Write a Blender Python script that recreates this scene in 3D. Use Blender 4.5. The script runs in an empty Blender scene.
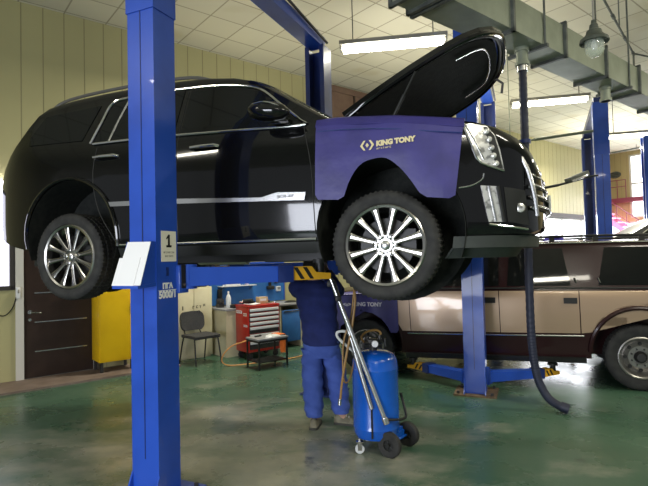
import bpy, bmesh, math, random
from mathutils import Vector, Matrix, noise
random.seed(7)
PI = math.pi
SC = bpy.context.scene
COL = SC.collection

# ------------------------------------------------------------------ materials
def mat(name, col, rough=.5, metal=0., coat=0., spec=.5, emit=None, estr=0., trans=0., ior=1.45, alpha=1.):
    m = bpy.data.materials.new(name); m.use_nodes = True
    b = m.node_tree.nodes['Principled BSDF']
    b.inputs['Base Color'].default_value = (*col, 1)
    b.inputs['Roughness'].default_value = rough
    b.inputs['Metallic'].default_value = metal
    b.inputs['Coat Weight'].default_value = coat
    b.inputs['Coat Roughness'].default_value = .04
    b.inputs['Specular IOR Level'].default_value = spec
    b.inputs['Transmission Weight'].default_value = trans
    b.inputs['IOR'].default_value = ior
    b.inputs['Alpha'].default_value = alpha
    if emit:
        b.inputs['Emission Color'].default_value = (*emit, 1)
        b.inputs['Emission Strength'].default_value = estr
    return m

def vary(m, c2, scale=3., lo=.4, hi=.6, detail=6, bump=0., rough2=None, coords='Object', bscale=None):
    """mix a second colour into the material with noise (wear, dirt, weave)"""
    nt = m.node_tree; N = nt.nodes; L = nt.links
    b = N['Principled BSDF']; c1 = tuple(b.inputs['Base Color'].default_value)
    tc = N.new('ShaderNodeTexCoord'); nz = N.new('ShaderNodeTexNoise'); rp = N.new('ShaderNodeValToRGB')
    nz.inputs['Scale'].default_value = scale; nz.inputs['Detail'].default_value = detail
    rp.color_ramp.elements[0].position = lo; rp.color_ramp.elements[1].position = hi
    rp.color_ramp.elements[0].color = c1; rp.color_ramp.elements[1].color = (*c2, 1)
    L.new(tc.outputs[coords], nz.inputs['Vector']); L.new(nz.outputs['Fac'], rp.inputs['Fac'])
    L.new(rp.outputs['Color'], b.inputs['Base Color'])
    if rough2 is not None:
        mr = N.new('ShaderNodeMapRange'); mr.inputs['From Min'].default_value = lo; mr.inputs['From Max'].default_value = hi
        mr.inputs['To Min'].default_value = b.inputs['Roughness'].default_value; mr.inputs['To Max'].default_value = rough2
        L.new(nz.outputs['Fac'], mr.inputs['Value']); L.new(mr.outputs['Result'], b.inputs['Roughness'])
    if bump:
        n2 = N.new('ShaderNodeTexNoise'); n2.inputs['Scale'].default_value = bscale or scale * 4
        L.new(tc.outputs[coords], n2.inputs['Vector'])
        bp = N.new('ShaderNodeBump'); bp.inputs['Strength'].default_value = bump; bp.inputs['Distance'].default_value = .01
        L.new(n2.outputs['Fac'], bp.inputs['Height']); L.new(bp.outputs['Normal'], b.inputs['Normal'])
    return m

M = {}
M['paint'] = mat('black_paint', (.004, .004, .0045), .10, coat=.6, spec=.3)
M['trimblack'] = mat('black_plastic', (.014, .015, .014), .5)
M['valance'] = vary(mat('dark_valance_plastic', (.035, .042, .036), .55), (.028, .034, .03), 8)
M['glass'] = mat('tinted_glass', (.008, .009, .009), .03, spec=.35)
M['wglass'] = mat('windscreen_glass', (.10, .11, .11), .04, spec=1.)  # pale base stands in for the ceiling's reflection on the glass
M['chrome'] = mat('chrome', (.78, .78, .78), .12, metal=1.)
M['grille'] = mat('grille_grey', (.10, .11, .10), .25, metal=.7, coat=.5)
M['dchrome'] = mat('satin_chrome', (.62, .62, .62), .25, metal=1.)
M['alloy'] = mat('alloy_rim', (.43, .42, .40), .26, metal=1.)
M['rubber'] = vary(mat('tyre_rubber', (.018, .018, .018), .75), (.03, .03, .028), 14)
M['liner'] = vary(mat('hood_liner', (.016, .018, .017), .85, spec=.2), (.022, .024, .022), 20, bump=.3)
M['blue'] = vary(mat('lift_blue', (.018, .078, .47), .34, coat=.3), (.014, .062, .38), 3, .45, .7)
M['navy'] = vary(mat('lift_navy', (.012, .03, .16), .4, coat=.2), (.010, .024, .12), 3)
M['tankblue'] = vary(mat('tank_blue', (.006, .10, .52), .22, coat=.6), (.006, .085, .44), 4)
M['purple'] = vary(mat('purple_vinyl', (.046, .040, .205), .42), (.036, .032, .16), 5, .4, .65, bump=.25, bscale=14)
M['gold'] = mat('cream_print', (.72, .62, .36), .5)
M['paleprint'] = mat('pale_print', (.62, .60, .70), .5)
M['white'] = mat('white_card', (.82, .82, .82), .5)
M['cream'] = mat('cream_card', (.80, .77, .66), .5)
M['black'] = mat('black_ink', (.012, .012, .012), .5)
M['yellow'] = mat('hazard_yellow', (.72, .38, .02), .5)
M['ylock'] = vary(mat('yellow_cabinet_paint', (.80, .50, .008), .35), (.74, .45, .006), 3)
M['red'] = vary(mat('red_enamel', (.46, .022, .014), .35, coat=.3), (.40, .018, .012), 4)
M['drawer'] = mat('pale_drawer_front', (.74, .75, .74), .35, metal=.1)
M['steel'] = vary(mat('dark_steel', (.05, .05, .052), .45, metal=.5), (.07, .065, .06), 9)
M['tube'] = mat('silver_tube', (.72, .72, .70), .25, metal=1.)
M['galv'] = vary(mat('galvanised_steel', (.33, .36, .28), .5, metal=.25), (.26, .29, .22), 4, .35, .7)
M['flange'] = vary(mat('duct_flange_steel', (.16, .17, .155), .55, metal=.5), (.11, .12, .11), 9)
M['brass'] = mat('brass', (.55, .36, .10), .35, metal=.9)
M['hosebrown'] = mat('brown_hose', (.30, .17, .05), .45)
M['orange'] = vary(mat('orange_cloth', (.85, .20, .03), .8), (.70, .15, .02), 12, bump=.4)
M['brown'] = vary(mat('brown_door', (.036, .021, .016), .4), (.028, .016, .012), 5)
M['brownboard'] = vary(mat('brown_board', (.20, .125, .085), .6), (.17, .10, .07), 4)
M['chairfab'] = vary(mat('charcoal_fabric', (.035, .036, .038), .9), (.05, .05, .05), 60, bump=.3)
M['creamcab'] = vary(mat('cream_cabinet', (.62, .57, .38), .55), (.54, .48, .30), 4, .4, .7)
M['peg'] = vary(mat('blue_board', (.03, .15, .42), .5), (.025, .12, .36), 5)
M['worktop'] = vary(mat('grey_worktop', (.30, .305, .31), .45), (.22, .22, .23), 8)
M['paleplas'] = mat('pale_plastic', (.66, .68, .68), .3)
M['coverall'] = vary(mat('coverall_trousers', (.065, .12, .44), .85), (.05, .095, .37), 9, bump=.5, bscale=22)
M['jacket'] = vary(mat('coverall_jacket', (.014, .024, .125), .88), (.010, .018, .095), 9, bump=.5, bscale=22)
M['skin'] = mat('skin', (.50, .30, .21), .55)
M['hair'] = vary(mat('dark_hair', (.012, .010, .009), .7), (.02, .016, .013), 40, bump=.6)
M['shoe'] = vary(mat('olive_shoe', (.24, .22, .15), .7), (.13, .12, .08), 12)
M['sole'] = mat('shoe_sole', (.05, .05, .04), .7)
M['hose'] = vary(mat('dark_hose', (.024, .028, .055), .5), (.018, .021, .042), 10)
M['beige'] = mat('beige_paint', (.44, .31, .205), .28, metal=.25, coat=.7)
M['maroon'] = mat('maroon_paint', (.026, .009, .010), .22, coat=.2, spec=.3)
M['silver'] = mat('silver_paint', (.05, .052, .055), .3, metal=.3, coat=.3)
M['tail'] = mat('tail_light', (.42, .02, .02), .15, coat=1.)
M['lens'] = vary(mat('lamp_silver', (.80, .79, .74), .2, metal=.5, coat=.8), (.30, .30, .28), 26, .5, .62)
M['clear'] = mat('clear_glass', (.85, .92, .78), .04, spec=1., alpha=.22)
M['lamphood'] = vary(mat('lamp_hood', (.085, .095, .075), .6), (.06, .07, .055), 9)
M['pink'] = mat('pink_steel', (.55, .10, .22), .5)
M['darkred'] = mat('dark_red_steel', (.20, .03, .06), .5)
M['rust'] = vary(mat('worn_base_plate', (.20, .135, .075), .75), (.11, .075, .045), 12, bump=.4)
M['tubelit'] = mat('lit_fluorescent_tube', (1, 1, 1), .5, emit=(1., .97, .83), estr=26.)
M['pane'] = mat('bright_window_pane', (.9, .9, .95), .3, emit=(.93, .95, 1.), estr=2.6)
M['paneside'] = mat('bright_side_window', (.8, .8, .9), .3, emit=(.84, .83, 1.), estr=1.6)
M['bulb'] = mat('lit_bulb', (1, 1, 1), .4, emit=(.93, .9, 1.), estr=22.)
M['frame'] = mat('pale_frame', (.62, .60, .54), .5)
M['dframe'] = mat('dark_frame', (.045, .04, .036), .6)
M['fixture'] = mat('fixture_grey', (.30, .29, .25), .6)
M['railgrey'] = mat('rail_grey', (.16, .155, .14), .45, metal=.5)
M['oldrim'] = mat('old_rim_steel', (.30, .29, .27), .35, metal=.8)
M['tyre_in'] = mat('brake_dark', (.05, .05, .05), .5, metal=.6)

def wave_wall(name, c, cline, pitch, rough=.5, c2=None):
    """cladding: thin dark seam each `pitch` metres along local X, soft dirt"""
    m = mat(name, c, rough); nt = m.node_tree; N = nt.nodes; L = nt.links; b = N['Principled BSDF']
    tc = N.new('ShaderNodeTexCoord'); sx = N.new('ShaderNodeSeparateXYZ'); L.new(tc.outputs['Object'], sx.inputs[0])
    d = N.new('ShaderNodeMath'); d.operation = 'DIVIDE'; d.inputs[1].default_value = pitch; L.new(sx.outputs['X'], d.inputs[0])
    f = N.new('ShaderNodeMath'); f.operation = 'FRACT'; L.new(d.outputs[0], f.inputs[0])
    rp = N.new('ShaderNodeValToRGB'); L.new(f.outputs[0], rp.inputs['Fac'])
    e = rp.color_ramp.elements; e[0].position = 0; e[0].color = (0, 0, 0, 1); e[1].position = .07; e[1].color = (1, 1, 1, 1)
    nz = N.new('ShaderNodeTexNoise'); nz.inputs['Scale'].default_value = .7; nz.inputs['Detail'].default_value = 5
    mp = N.new('ShaderNodeMapping'); mp.inputs['Scale'].default_value = (1, 1, .35)
    L.new(tc.outputs['Object'], mp.inputs['Vector']); L.new(mp.outputs['Vector'], nz.inputs['Vector'])
    r2 = N.new('ShaderNodeValToRGB'); L.new(nz.outputs['Fac'], r2.inputs['Fac'])
    r2.color_ramp.elements[0].position = .35; r2.color_ramp.elements[1].position = .7
    r2.color_ramp.elements[0].color = (*c, 1); r2.color_ramp.elements[1].color = (*(c2 or tuple(x * .88 for x in c)), 1)
    mx = N.new('ShaderNodeMix'); mx.data_type = 'RGBA'; L.new(rp.outputs['Color'], mx.inputs['Factor'])
    mx.inputs['A'].default_value = (*cline, 1); L.new(r2.outputs['Color'], mx.inputs['B'])
    L.new(mx.outputs['Result'], b.inputs['Base Color'])
    bp = N.new('ShaderNodeBump'); bp.inputs['Strength'].default_value = .5; bp.inputs['Distance'].default_value = .01
    L.new(rp.outputs['Color'], bp.inputs['Height']); L.new(bp.outputs['Normal'], b.inputs['Normal'])
    return m
M['cladding'] = wave_wall('cream_cladding', (.45, .415, .21), (.19, .165, .075), .283)

def ceiling_mat():
    m = mat('ceiling_tiles', (.6, .57, .46), .8); nt = m.node_tree; N = nt.nodes; L = nt.links; b = N['Principled BSDF']
    tc = N.new('ShaderNodeTexCoord'); br = N.new('ShaderNodeTexBrick')
    br.offset = 0; br.squash = 1
    br.inputs['Color1'].default_value = (.64, .61, .49, 1); br.inputs['Color2'].default_value = (.58, .55, .44, 1)
    br.inputs['Mortar'].default_value = (.34, .31, .23, 1); br.inputs['Scale'].default_value = 1.
    br.inputs['Mortar Size'].default_value = .012; br.inputs['Brick Width'].default_value = .6; br.inputs['Row Height'].default_value = .6
    L.new(tc.outputs['Object'], br.inputs['Vector'])
    nz = N.new('ShaderNodeTexNoise'); nz.inputs['Scale'].default_value = .8; L.new(tc.outputs['Object'], nz.inputs['Vector'])
    rp = N.new('ShaderNodeValToRGB'); rp.color_ramp.elements[0].position = .62; rp.color_ramp.elements[1].position = .72
    rp.color_ramp.elements[0].color = (1, 1, 1, 1); rp.color_ramp.elements[1].color = (.82, .76, .6, 1)
    L.new(nz.outputs['Fac'], rp.inputs['Fac'])
    mx = N.new('ShaderNodeMix'); mx.data_type = 'RGBA'; mx.blend_type = 'MULTIPLY'; mx.inputs['Factor'].default_value = .6
    L.new(br.outputs['Color'], mx.inputs['A']); L.new(rp.outputs['Color'], mx.inputs['B'])
    L.new(mx.outputs['Result'], b.inputs['Base Color'])
    return m
M['ceil'] = ceiling_mat()

def floor_mat():
    m = mat('worn_green_epoxy', (.1, .15, .1), .35); nt = m.node_tree; N = nt.nodes; L = nt.links; b = N['Principled BSDF']
    tc = N.new('ShaderNodeTexCoord')
    def nz(scale, detail, rough=.6, stretch=None):
        n = N.new('ShaderNodeTexNoise'); n.inputs['Scale'].default_value = scale; n.inputs['Detail'].default_value = detail
        n.inputs['Roughness'].default_value = rough
        if stretch:
            mp = N.new('ShaderNodeMapping'); mp.inputs['Scale'].default_value = stretch; mp.inputs['Rotation'].default_value = (0, 0, .35)
            L.new(tc.outputs['Object'], mp.inputs['Vector']); L.new(mp.outputs['Vector'], n.inputs['Vector'])
        else: L.new(tc.outputs['Object'], n.inputs['Vector'])
        return n
    def ramp(src, p0, p1, c0, c1):
        r = N.new('ShaderNodeValToRGB'); r.color_ramp.elements[0].position = p0; r.color_ramp.elements[1].position = p1
        r.color_ramp.elements[0].color = (*c0, 1); r.color_ramp.elements[1].color = (*c1, 1)
        L.new(src, r.inputs['Fac']); return r
    def mix(f, a, bb):
        x = N.new('ShaderNodeMix'); x.data_type = 'RGBA'; L.new(f, x.inputs['Factor']); L.new(a, x.inputs['A']); L.new(bb, x.inputs['B']); return x
    base = ramp(nz(.55, 7).outputs['Fac'], .36, .66, (.034, .092, .054), (.078, .135, .090))
    # grey worn-through track: broad, along the walkway at left
    ds = N.new('ShaderNodeVectorMath'); ds.operation = 'DISTANCE'; ds.inputs[1].default_value = (-1.0, 3.9, 0); L.new(tc.outputs['Object'], ds.inputs[0])
    mr = N.new('ShaderNodeMapRange'); mr.inputs['From Min'].default_value = .8; mr.inputs['From Max'].default_value = 3.3
    mr.inputs['To Min'].default_value = .20; mr.inputs['To Max'].default_value = -.10
    L.new(ds.outputs['Value'], mr.inputs['Value'])
    wn = nz(.9, 9, .68, (1., 1.9, 1))
    ad = N.new('ShaderNodeMath'); ad.operation = 'ADD'; L.new(wn.outputs['Fac'], ad.inputs[0]); L.new(mr.outputs['Result'], ad.inputs[1])
    worn = ramp(ad.outputs[0], .50, .73, (0, 0, 0), (1, 1, 1))
    grey = ramp(nz(3.2, 8).outputs['Fac'], .35, .7, (.19, .205, .165), (.33, .32, .25))
    c = mix(worn.outputs['Color'], base.outputs['Color'], grey.outputs['Color'])
    sp = nz(9, 5, .7); spots = ramp(sp.outputs['Fac'], .68, .76, (0, 0, 0), (1, 1, 1))
    lt = N.new('ShaderNodeRGB'); lt.outputs[0].default_value = (.33, .33, .27, 1)
    c = mix(spots.outputs['Color'], c.outputs['Result'], lt.outputs[0])
    st = nz(2.1, 6, .65); dk = ramp(st.outputs['Fac'], .26, .36, (1, 1, 1), (0, 0, 0))
    dc = N.new('ShaderNodeRGB'); dc.outputs[0].default_value = (.035, .045, .035, 1)
    c = mix(dk.outputs['Color'], c.outputs['Result'], dc.outputs[0])
    L.new(c.outputs['Result'], b.inputs['Base Color'])
    rr = N.new('ShaderNodeMapRange'); rr.inputs['From Min'].default_value = .3; rr.inputs['From Max'].default_value = .7
    rr.inputs['To Min'].default_value = .16; rr.inputs['To Max'].default_value = .42
    L.new(nz(1.3, 6).outputs['Fac'], rr.inputs['Value']); L.new(rr.outputs['Result'], b.inputs['Roughness'])
    bp = N.new('ShaderNodeBump'); bp.inputs['Strength'].default_value = .12; bp.inputs['Distance'].default_value = .01
    L.new(nz(5, 6).outputs['Fac'], bp.inputs['Height']); L.new(bp.outputs['Normal'], b.inputs['Normal'])
    return m
M['floor'] = floor_mat()

# ------------------------------------------------------------------ mesh helpers
def link(name, me, m, parent=None):
    o = bpy.data.objects.new(name, me); COL.objects.link(o)
    if m is not None and not me.materials: me.materials.append(m)
    if parent: o.parent = parent
    return o
def tag(o, label, cat, group=None, kind=None):
    o['label'] = label; o['category'] = cat
    if group: o['group'] = group
    if kind: o['kind'] = kind
    return o
def thing(name, label, cat, loc=(0, 0, 0), rz=0, group=None):
    o = bpy.data.objects.new(name, None); COL.objects.link(o); o.empty_display_size = .1
    o.location = loc; o.rotation_euler = (0, 0, rz); tag(o, label, cat, group); return o

class MB:
    def __init__(s): s.bm = bmesh.new()
    def _add(s, vs, fs):
        v = [s.bm.verts.new(p) for p in vs]
        for f in fs:
            try: s.bm.faces.new([v[i] for i in f])
            except ValueError: pass
        return v
    def box(s, c, d, rot=None, bev=0):
        t = bmesh.new(); bmesh.ops.create_cube(t, size=1)
        for v in t.verts: v.co = Vector((v.co.x * d[0], v.co.y * d[1], v.co.z * d[2]))
        if bev: bmesh.ops.bevel(t, geom=t.edges[:], offset=bev, segments=2, affect='EDGES', profile=.5)
        R = rot.to_matrix() if hasattr(rot, 'to_matrix') else (rot or Matrix.Identity(3))
        t.verts.index_update()
        s._add([R @ v.co + Vector(c) for v in t.verts], [[v.index for v in f.verts] for f in t.faces]); t.free(); return s
    def bb(s, lo, hi, bev=0):
        return s.box([(a + b) / 2 for a, b in zip(lo, hi)], [abs(b - a) for a, b in zip(lo, hi)], None, bev)
    def tube(s, pts, r, n=10, caps=True, closed=False, flat=1.):
        P = [Vector(p) for p in pts]; k = len(P); rs = r if isinstance(r, (list, tuple)) else [r] * k
        up = None; rings = []
        for i, p in enumerate(P):
            if closed: t = P[(i + 1) % k] - P[i - 1]
            else: t = (P[min(i + 1, k - 1)] - P[max(i - 1, 0)])
            t.normalize()
            if up is None:
                up = Vector((0, 0, 1)) if abs(t.z) < .9 else Vector((1, 0, 0))
            a = t.cross(up)
            if a.length < 1e-6: a = t.orthogonal()
            a.normalize(); b = a.cross(t); up = b
            rings.append([s.bm.verts.new(p + rs[i] * (math.cos(2 * PI * j / n) * a + flat * math.sin(2 * PI * j / n) * b)) for j in range(n)])
        for i in range(k if closed else k - 1):
            A, B = rings[i], rings[(i + 1) % k]
            for j in range(n): s.bm.faces.new((A[j], A[(j + 1) % n], B[(j + 1) % n], B[j]))
        if caps and not closed:
            s.bm.faces.new(rings[0][::-1]); s.bm.faces.new(rings[-1])
        return s
    def cyl(s, p0, p1, r0, r1=None, n=20): return s.tube([p0, p1], [r0, r0 if r1 is None else r1], n)
    def lathe(s, prof, n=32, mtx=None, closed=False):
        """prof: (r, h) pairs about local Z"""
        mtx = mtx or Matrix.Identity(4); rings = []
        for r, h in prof:
            if r < 1e-5: rings.append([s.bm.verts.new(mtx @ Vector((0, 0, h)))])
            else: rings.append([s.bm.verts.new(mtx @ Vector((r * math.cos(2 * PI * j / n), r * math.sin(2 * PI * j / n), h))) for j in range(n)])
        m_ = len(rings)
        for i in range(m_ if closed else m_ - 1):
            A, B = rings[i], rings[(i + 1) % m_]
            for j in range(n):
                q = [A[j % len(A)], A[(j + 1) % len(A)], B[(j + 1) % len(B)], B[j % len(B)]]
                u = []
                for v in q:
                    if v not in u: u.append(v)
                if len(u) > 2:
                    try: s.bm.faces.new(u)
                    except ValueError: pass
        return s
    def prism(s, poly, f0, f1):
        """poly: 2D points; f0/f1 map a 2D point to 3D for each cap"""
        a = [s.bm.verts.new(f0(*p)) for p in poly]; b = [s.bm.verts.new(f1(*p)) for p in poly]; n = len(poly)
        s.bm.faces.new(a[::-1]); s.bm.faces.new(b)
        for i in range(n): s.bm.faces.new((a[i], a[(i + 1) % n], b[(i + 1) % n], b[i]))
        return s
    def grid(s, fn, nu, nv, thick=None):
        """open sheet from fn(u,v) on 0..1"""
        g = [[s.bm.verts.new(fn(i / nu, j / nv)) for j in range(nv + 1)] for i in range(nu + 1)]
        for i in range(nu):
            for j in range(nv): s.bm.faces.new((g[i][j], g[i + 1][j], g[i + 1][j + 1], g[i][j + 1]))
        if thick: 
            bmesh.ops.recalc_face_normals(s.bm, faces=s.bm.faces)
            bmesh.ops.solidify(s.bm, geom=s.bm.faces[:], thickness=thick)
        return s
    def mesh(s, name='m', smooth=35):
        bmesh.ops.recalc_face_normals(s.bm, faces=s.bm.faces)
        me = bpy.data.meshes.new(name); s.bm.to_mesh(me); s.bm.free()
        if smooth:
            me.shade_smooth(); me.set_sharp_from_angle(angle=math.radians(smooth))
        return me
    def build(s, name, m, parent=None, smooth=35):
        return link(name, s.mesh(name, smooth), m, parent)

def evaluated(o):
    dg = bpy.context.evaluated_depsgraph_get(); dg.update()
    me = bpy.data.meshes.new_from_object(o.evaluated_get(dg)); return me
def bool_cut(me, cutters):
    o = bpy.data.objects.new('tmp', me); COL.objects.link(o); tmp = [o]
    for c in cutters:
        k = bpy.data.objects.new('cut', c); COL.objects.link(k); tmp.append(k)
        md = o.modifiers.new('b', 'BOOLEAN'); md.object = k; md.operation = 'DIFFERENCE'; md.solver = 'EXACT'
    r = evaluated(o)
    for t in tmp: bpy.data.objects.remove(t)
    r.shade_smooth(); r.set_sharp_from_angle(angle=math.radians(32))
    return r
def text_verts(txt, size, extrude=.001, bold=0., align='CENTER', shear=0.):
    c = bpy.data.curves.new('t', 'FONT'); c.body = txt; c.size = size; c.extrude = extrude; c.align_x = align; c.align_y = 'CENTER'
    c.offset = bold; c.resolution_u = 4; c.shear = shear
    o = bpy.data.objects.new('t', c); COL.objects.link(o); me = evaluated(o); bpy.data.objects.remove(o)
    return me
def text_on(name, txt, size, fn, m, parent, bold=0., align='CENTER', shear=0.):
    """lettering; fn(u, v, w) maps the flat text to the surface it is printed on"""
    me = text_verts(txt, size, .0012, bold, align, shear)
    for v in me.vertices: v.co = fn(v.co.x, v.co.y, v.co.z)
    me.update(); me.materials.clear(); return link(name, me, m, parent)
def marks(e, u, z, wd, ht, fn, i=0):
    """one small unreadable printed character: an upright, a foot and sometimes a bar"""
    for (x0, y0, x1, y1) in ([(0, 0, .28, 1), (.7, 0, 1, 1), (0, .4, 1, .6)], [(0, 0, .3, 1), (0, .8, 1, 1)], [(0, 0, 1, .22), (0, .78, 1, 1), (0, 0, .28, 1)], [(.35, 0, .65, 1), (0, .8, 1, 1)])[i % 4]:
        q = [(u + wd * (x0 - .5), z + ht * (y0 - .5)), (u + wd * (x1 - .5), z + ht * (y0 - .5)), (u + wd * (x1 - .5), z + ht * (y1 - .5)), (u + wd * (x0 - .5), z + ht * (y1 - .5))]
        e.prism(q, lambda a, b: fn(a, b, 0), lambda a, b: fn(a, b, .0015))
def copy_part(o, parent, keep=False):
    c = o.copy(); COL.objects.link(c); c.parent = parent
    for ch in list(o.children): copy_part(ch, c)
    return c
def ip(tab, x):
    if x <= tab[0][0]: return tab[0][1]
    for (a, fa), (b, fb) in zip(tab, tab[1:]):
        if x <= b: return fa + (fb - fa) * (x - a) / (b - a)
    return tab[-1][1]
def sp(pts, k=6):
    """Catmull-Rom through 3D points"""
    P = [Vector(p) for p in pts]; P = [2 * P[0] - P[1]] + P + [2 * P[-1] - P[-2]]; out = []
    for i in range(1, len(P) - 2):
        for j in range(k):
            t = j / k; a, b, c, d = P[i - 1:i + 3]
            out.append(.5 * (2 * b + (c - a) * t + (2 * a - 5 * b + 4 * c - d) * t * t + (3 * b - a - 3 * c + d) * t ** 3))
    return out + [P[-2]]

# ------------------------------------------------------------------ camera
H = 1.65
cam = bpy.data.cameras.new('camera'); cam.sensor_width = 36; cam.lens = 36 * 500 / 648; cam.clip_end = 200
co = bpy.data.objects.new('camera', cam); COL.objects.link(co)
co.matrix_world = Matrix.Translation((0, 0, H)) @ Matrix.Rotation(math.radians(91.7), 4, 'X') @ Matrix.Rotation(math.radians(-1.35), 4, 'Z')
SC.camera = co

# ------------------------------------------------------------------ room
WA = math.radians(39.3); WP = Vector((-4.31, 7.12, 0)); WD = Vector((math.cos(WA), math.sin(WA), 0)); WN = Vector((WD.y, -WD.x, 0))
HC = 5.45
def W(t, q, z=0): return WP + WD * t + WN * q + Vector((0, 0, z))
def struct(o): o['kind'] = 'structure'; return o
def wall_obj(name, mb, m, loc=None, rz=WA):
    o = struct(mb.build(name, m, None, 30)); o.location = loc or WP; o.rotation_euler = (0, 0, rz); return o
# in the wall's frame local x runs along the wall, local -y points into the room
TEND = 20.0
def wall_with_holes(lo, hi, holes, z1, th):
    mb = MB(); xs = sorted({lo, hi} | {h[0] for h in holes} | {h[1] for h in holes})
    for a, b in zip(xs, xs[1:]):
        c = (a + b) / 2; zz = 0
        for h in sorted([h for h in holes if h[0] < c < h[1]], key=lambda h: h[2]):
            if h[2] > zz: mb.bb((a, 0, zz), (b, th, h[2]))
            zz = h[3]
        mb.bb((a, 0, zz), (b, th, z1))
    return mb
DOOR = (.0, .97, .03, 2.12); WIN1 = (-1.9, -.085, 1.3, 2.75); WIN2 = (13.4, 19.3, 1.15, 2.86)
wall_obj('wall_back', wall_with_holes(-9, TEND, [(DOOR[0], DOOR[1], 0, DOOR[3]), WIN1, WIN2], HC, .2), M['cladding'])
e = MB(); e.bb((-10, -12, -.2), (26, 26, 0)); struct(e.build('floor', M['floor'], None, 0))
e = MB(); e.bb((-16, -14, 0), (30, 14, .2)); c_ = struct(e.build('ceiling', M['ceil'], None, 0)); c_.location = (2, 6, HC); c_.rotation_euler = (0, 0, WA)
# end wall, square to the long wall; its local x runs towards the viewer's right
EP = W(TEND, 0); EA = WA - PI / 2
WIN3 = (.93, 3.0, 2.9, 5.3); WIN4 = (-.0, 3.0, 1.1, 2.75)
wall_obj('wall_end', wall_with_holes(-.2, 11, [WIN3, WIN4], HC, .2), wave_wall('ochre_cladding', (.50, .40, .20), (.22, .17, .08), .21), EP, EA)
def Ew(q, s, z=0): return EP + WN * q - WD * s + Vector((0, 0, z))
# windows
def window(n, r, loc, rz, pane, frame, bars_x=(), bars_z=()):
    x0, x1, z0, z1 = r; f = MB(); w = .06
    f.bb((x0, -.02, z0), (x0 + w, .14, z1)); f.bb((x1 - w, -.02, z0), (x1, .14, z1)); f.bb((x0, -.02, z0), (x1, .14, z0 + w)); f.bb((x0, -.02, z1 - w), (x1, .14, z1))
    for b in bars_x: f.bb((b - .03, .0, z0), (b + .03, .12, z1))
    for b in bars_z: f.bb((x0, .0, b - .03), (x1, .12, b + .03))
    o = wall_obj('window_%d' % n, f, frame, loc, rz)
    p = MB(); p.bb((x0 + .02, .06, z0 + .02), (x1 - .02, .08, z1 - .02)); p.build('window_pane', pane, o)
    return o
window(1, WIN1, WP, WA, M['paneside'], M['dframe'], (-1.0,))
window(2, WIN2, WP, WA, M['pane'], M['frame'], (14.9, 16.4, 17.9))
window(3, WIN3, EP, EA, M['pane'], M['frame'], (1.95,), (4.2,))
window(4, WIN4, EP, EA, M['pane'], M['frame'], (1.5,))
# shutter box above the long window
e = MB(); e.bb((13.2, -.10, 2.88), (19.5, -.002, 3.0)); e.bb((13.2, -.14, 2.84), (19.5, -.002, 2.88)); wall_obj('trim_1', e, M['dframe'])
# raised step along the door wall
e = MB(); e.bb((-3.5, -.70, 0), (2.05, 0, .03)); wall_obj('trim_2', e, vary(mat('red_brown_step', (.16, .115, .09), .6), (.21, .16, .13), 4))
e = MB(); e.bb((5.62, -.05, 3.9), (8.3, -.002, 5.42)); e.bb((5.62, -.07, 5.28), (8.3, -.002, 5.36)); wall_obj('trim_3', e, M['brownboard'])
e = MB()
for x in (5.66, 6.5, 7.4): e.bb((x - .02, -.075, 3.9), (x + .02, -.05, 5.28))
wall_obj('trim_4', e, M['brown'])
# door
e = MB(); e.bb((DOOR[0] + .02, .02, DOOR[2]), (DOOR[1] - .02, .07, DOOR[3] - .02)); dr = wall_obj('door_1', e, M['brown'])
e = MB()
for z in (.40, .82, 1.24, 1.66, 2.0): e.bb((.16, .012, z - .008), (.86, .0205, z + .008))
e.build('inlay_strip', M['dchrome'], dr)
e = MB(); e.cyl((.10, .02, .97), (.10, -.04, .97), .012); e.tube([(.10, -.04, .97), (.16, -.045, .965), (.24, -.04, .955)], .010, 8); e.cyl((.10, .02, .97), (.10, .01, .97), .028)
e.cyl((.10, .02, .86), (.10, .008, .86), .022)
e.build('door_handle', M['dchrome'], dr)
e = MB(); e.bb((-.08, -.03, .03), (.02, .08, 2.2)); e.bb((.95, -.03, .03), (1.02, .08, 2.2)); e.bb((-.10, -.03, 2.1), (1.02, .08, 2.2)); wall_obj('door_2', e, M['frame'])
bpy.data.objects['door_2'].name = 'trim_5'
e = MB(); e.bb((-3.2, -.03, 0), (-3.1, -.0, 0.01)); e.bm.free()

def wthing(name, label, cat, t, q, z=0, group=None, rz=0): return thing(name, label, cat, W(t, q, z), WA + rz, group)

# wall lamp and door-side fittings
r = wthing('wall_lamp', 'small glaring white lamp on the wall behind the black vehicle\'s tail', 'lamp', -.25, .0, 2.74)
e = MB(); e.box((0, -.03, 0), (.14, .06, .1), None, .01); e.cyl((0, -.06, 0), (0, -.09, 0), .05); e.build('housing', M['dframe'], r)
e = MB(); e.lathe([(0, .075), (.05, .06), (.085, .015), (.085, -.01)], 16, Matrix.Translation((0, -.09, 0)) @ Matrix.Rotation(PI / 2, 4, 'X')); e.build('bulb', M['bulb'], r)
r = wthing('door_switch', 'small white switch box on the pale frame left of the brown door', 'switch', -.05, .03, 1.26)
e = MB(); e.box((0, -.02, 0), (.05, .035, .16), None, .006); e.build('case', M['white'], r)
e = MB(); e.box((.0, -.045, .02), (.02, .02, .05), None, .004); e.build('rocker', M['fixture'], r)
e = MB(); e.tube(sp([W(-.35, .01, 1.28), W(-.33, .03, 1.02), W(-.22, .04, .95), W(-.12, .03, 1.05), W(-.07, .03, 1.2)]), .008, 6)
tag(e.build('cable', M['black']), 'thin black cable looping on the cream wall left of the door', 'cable')

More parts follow.
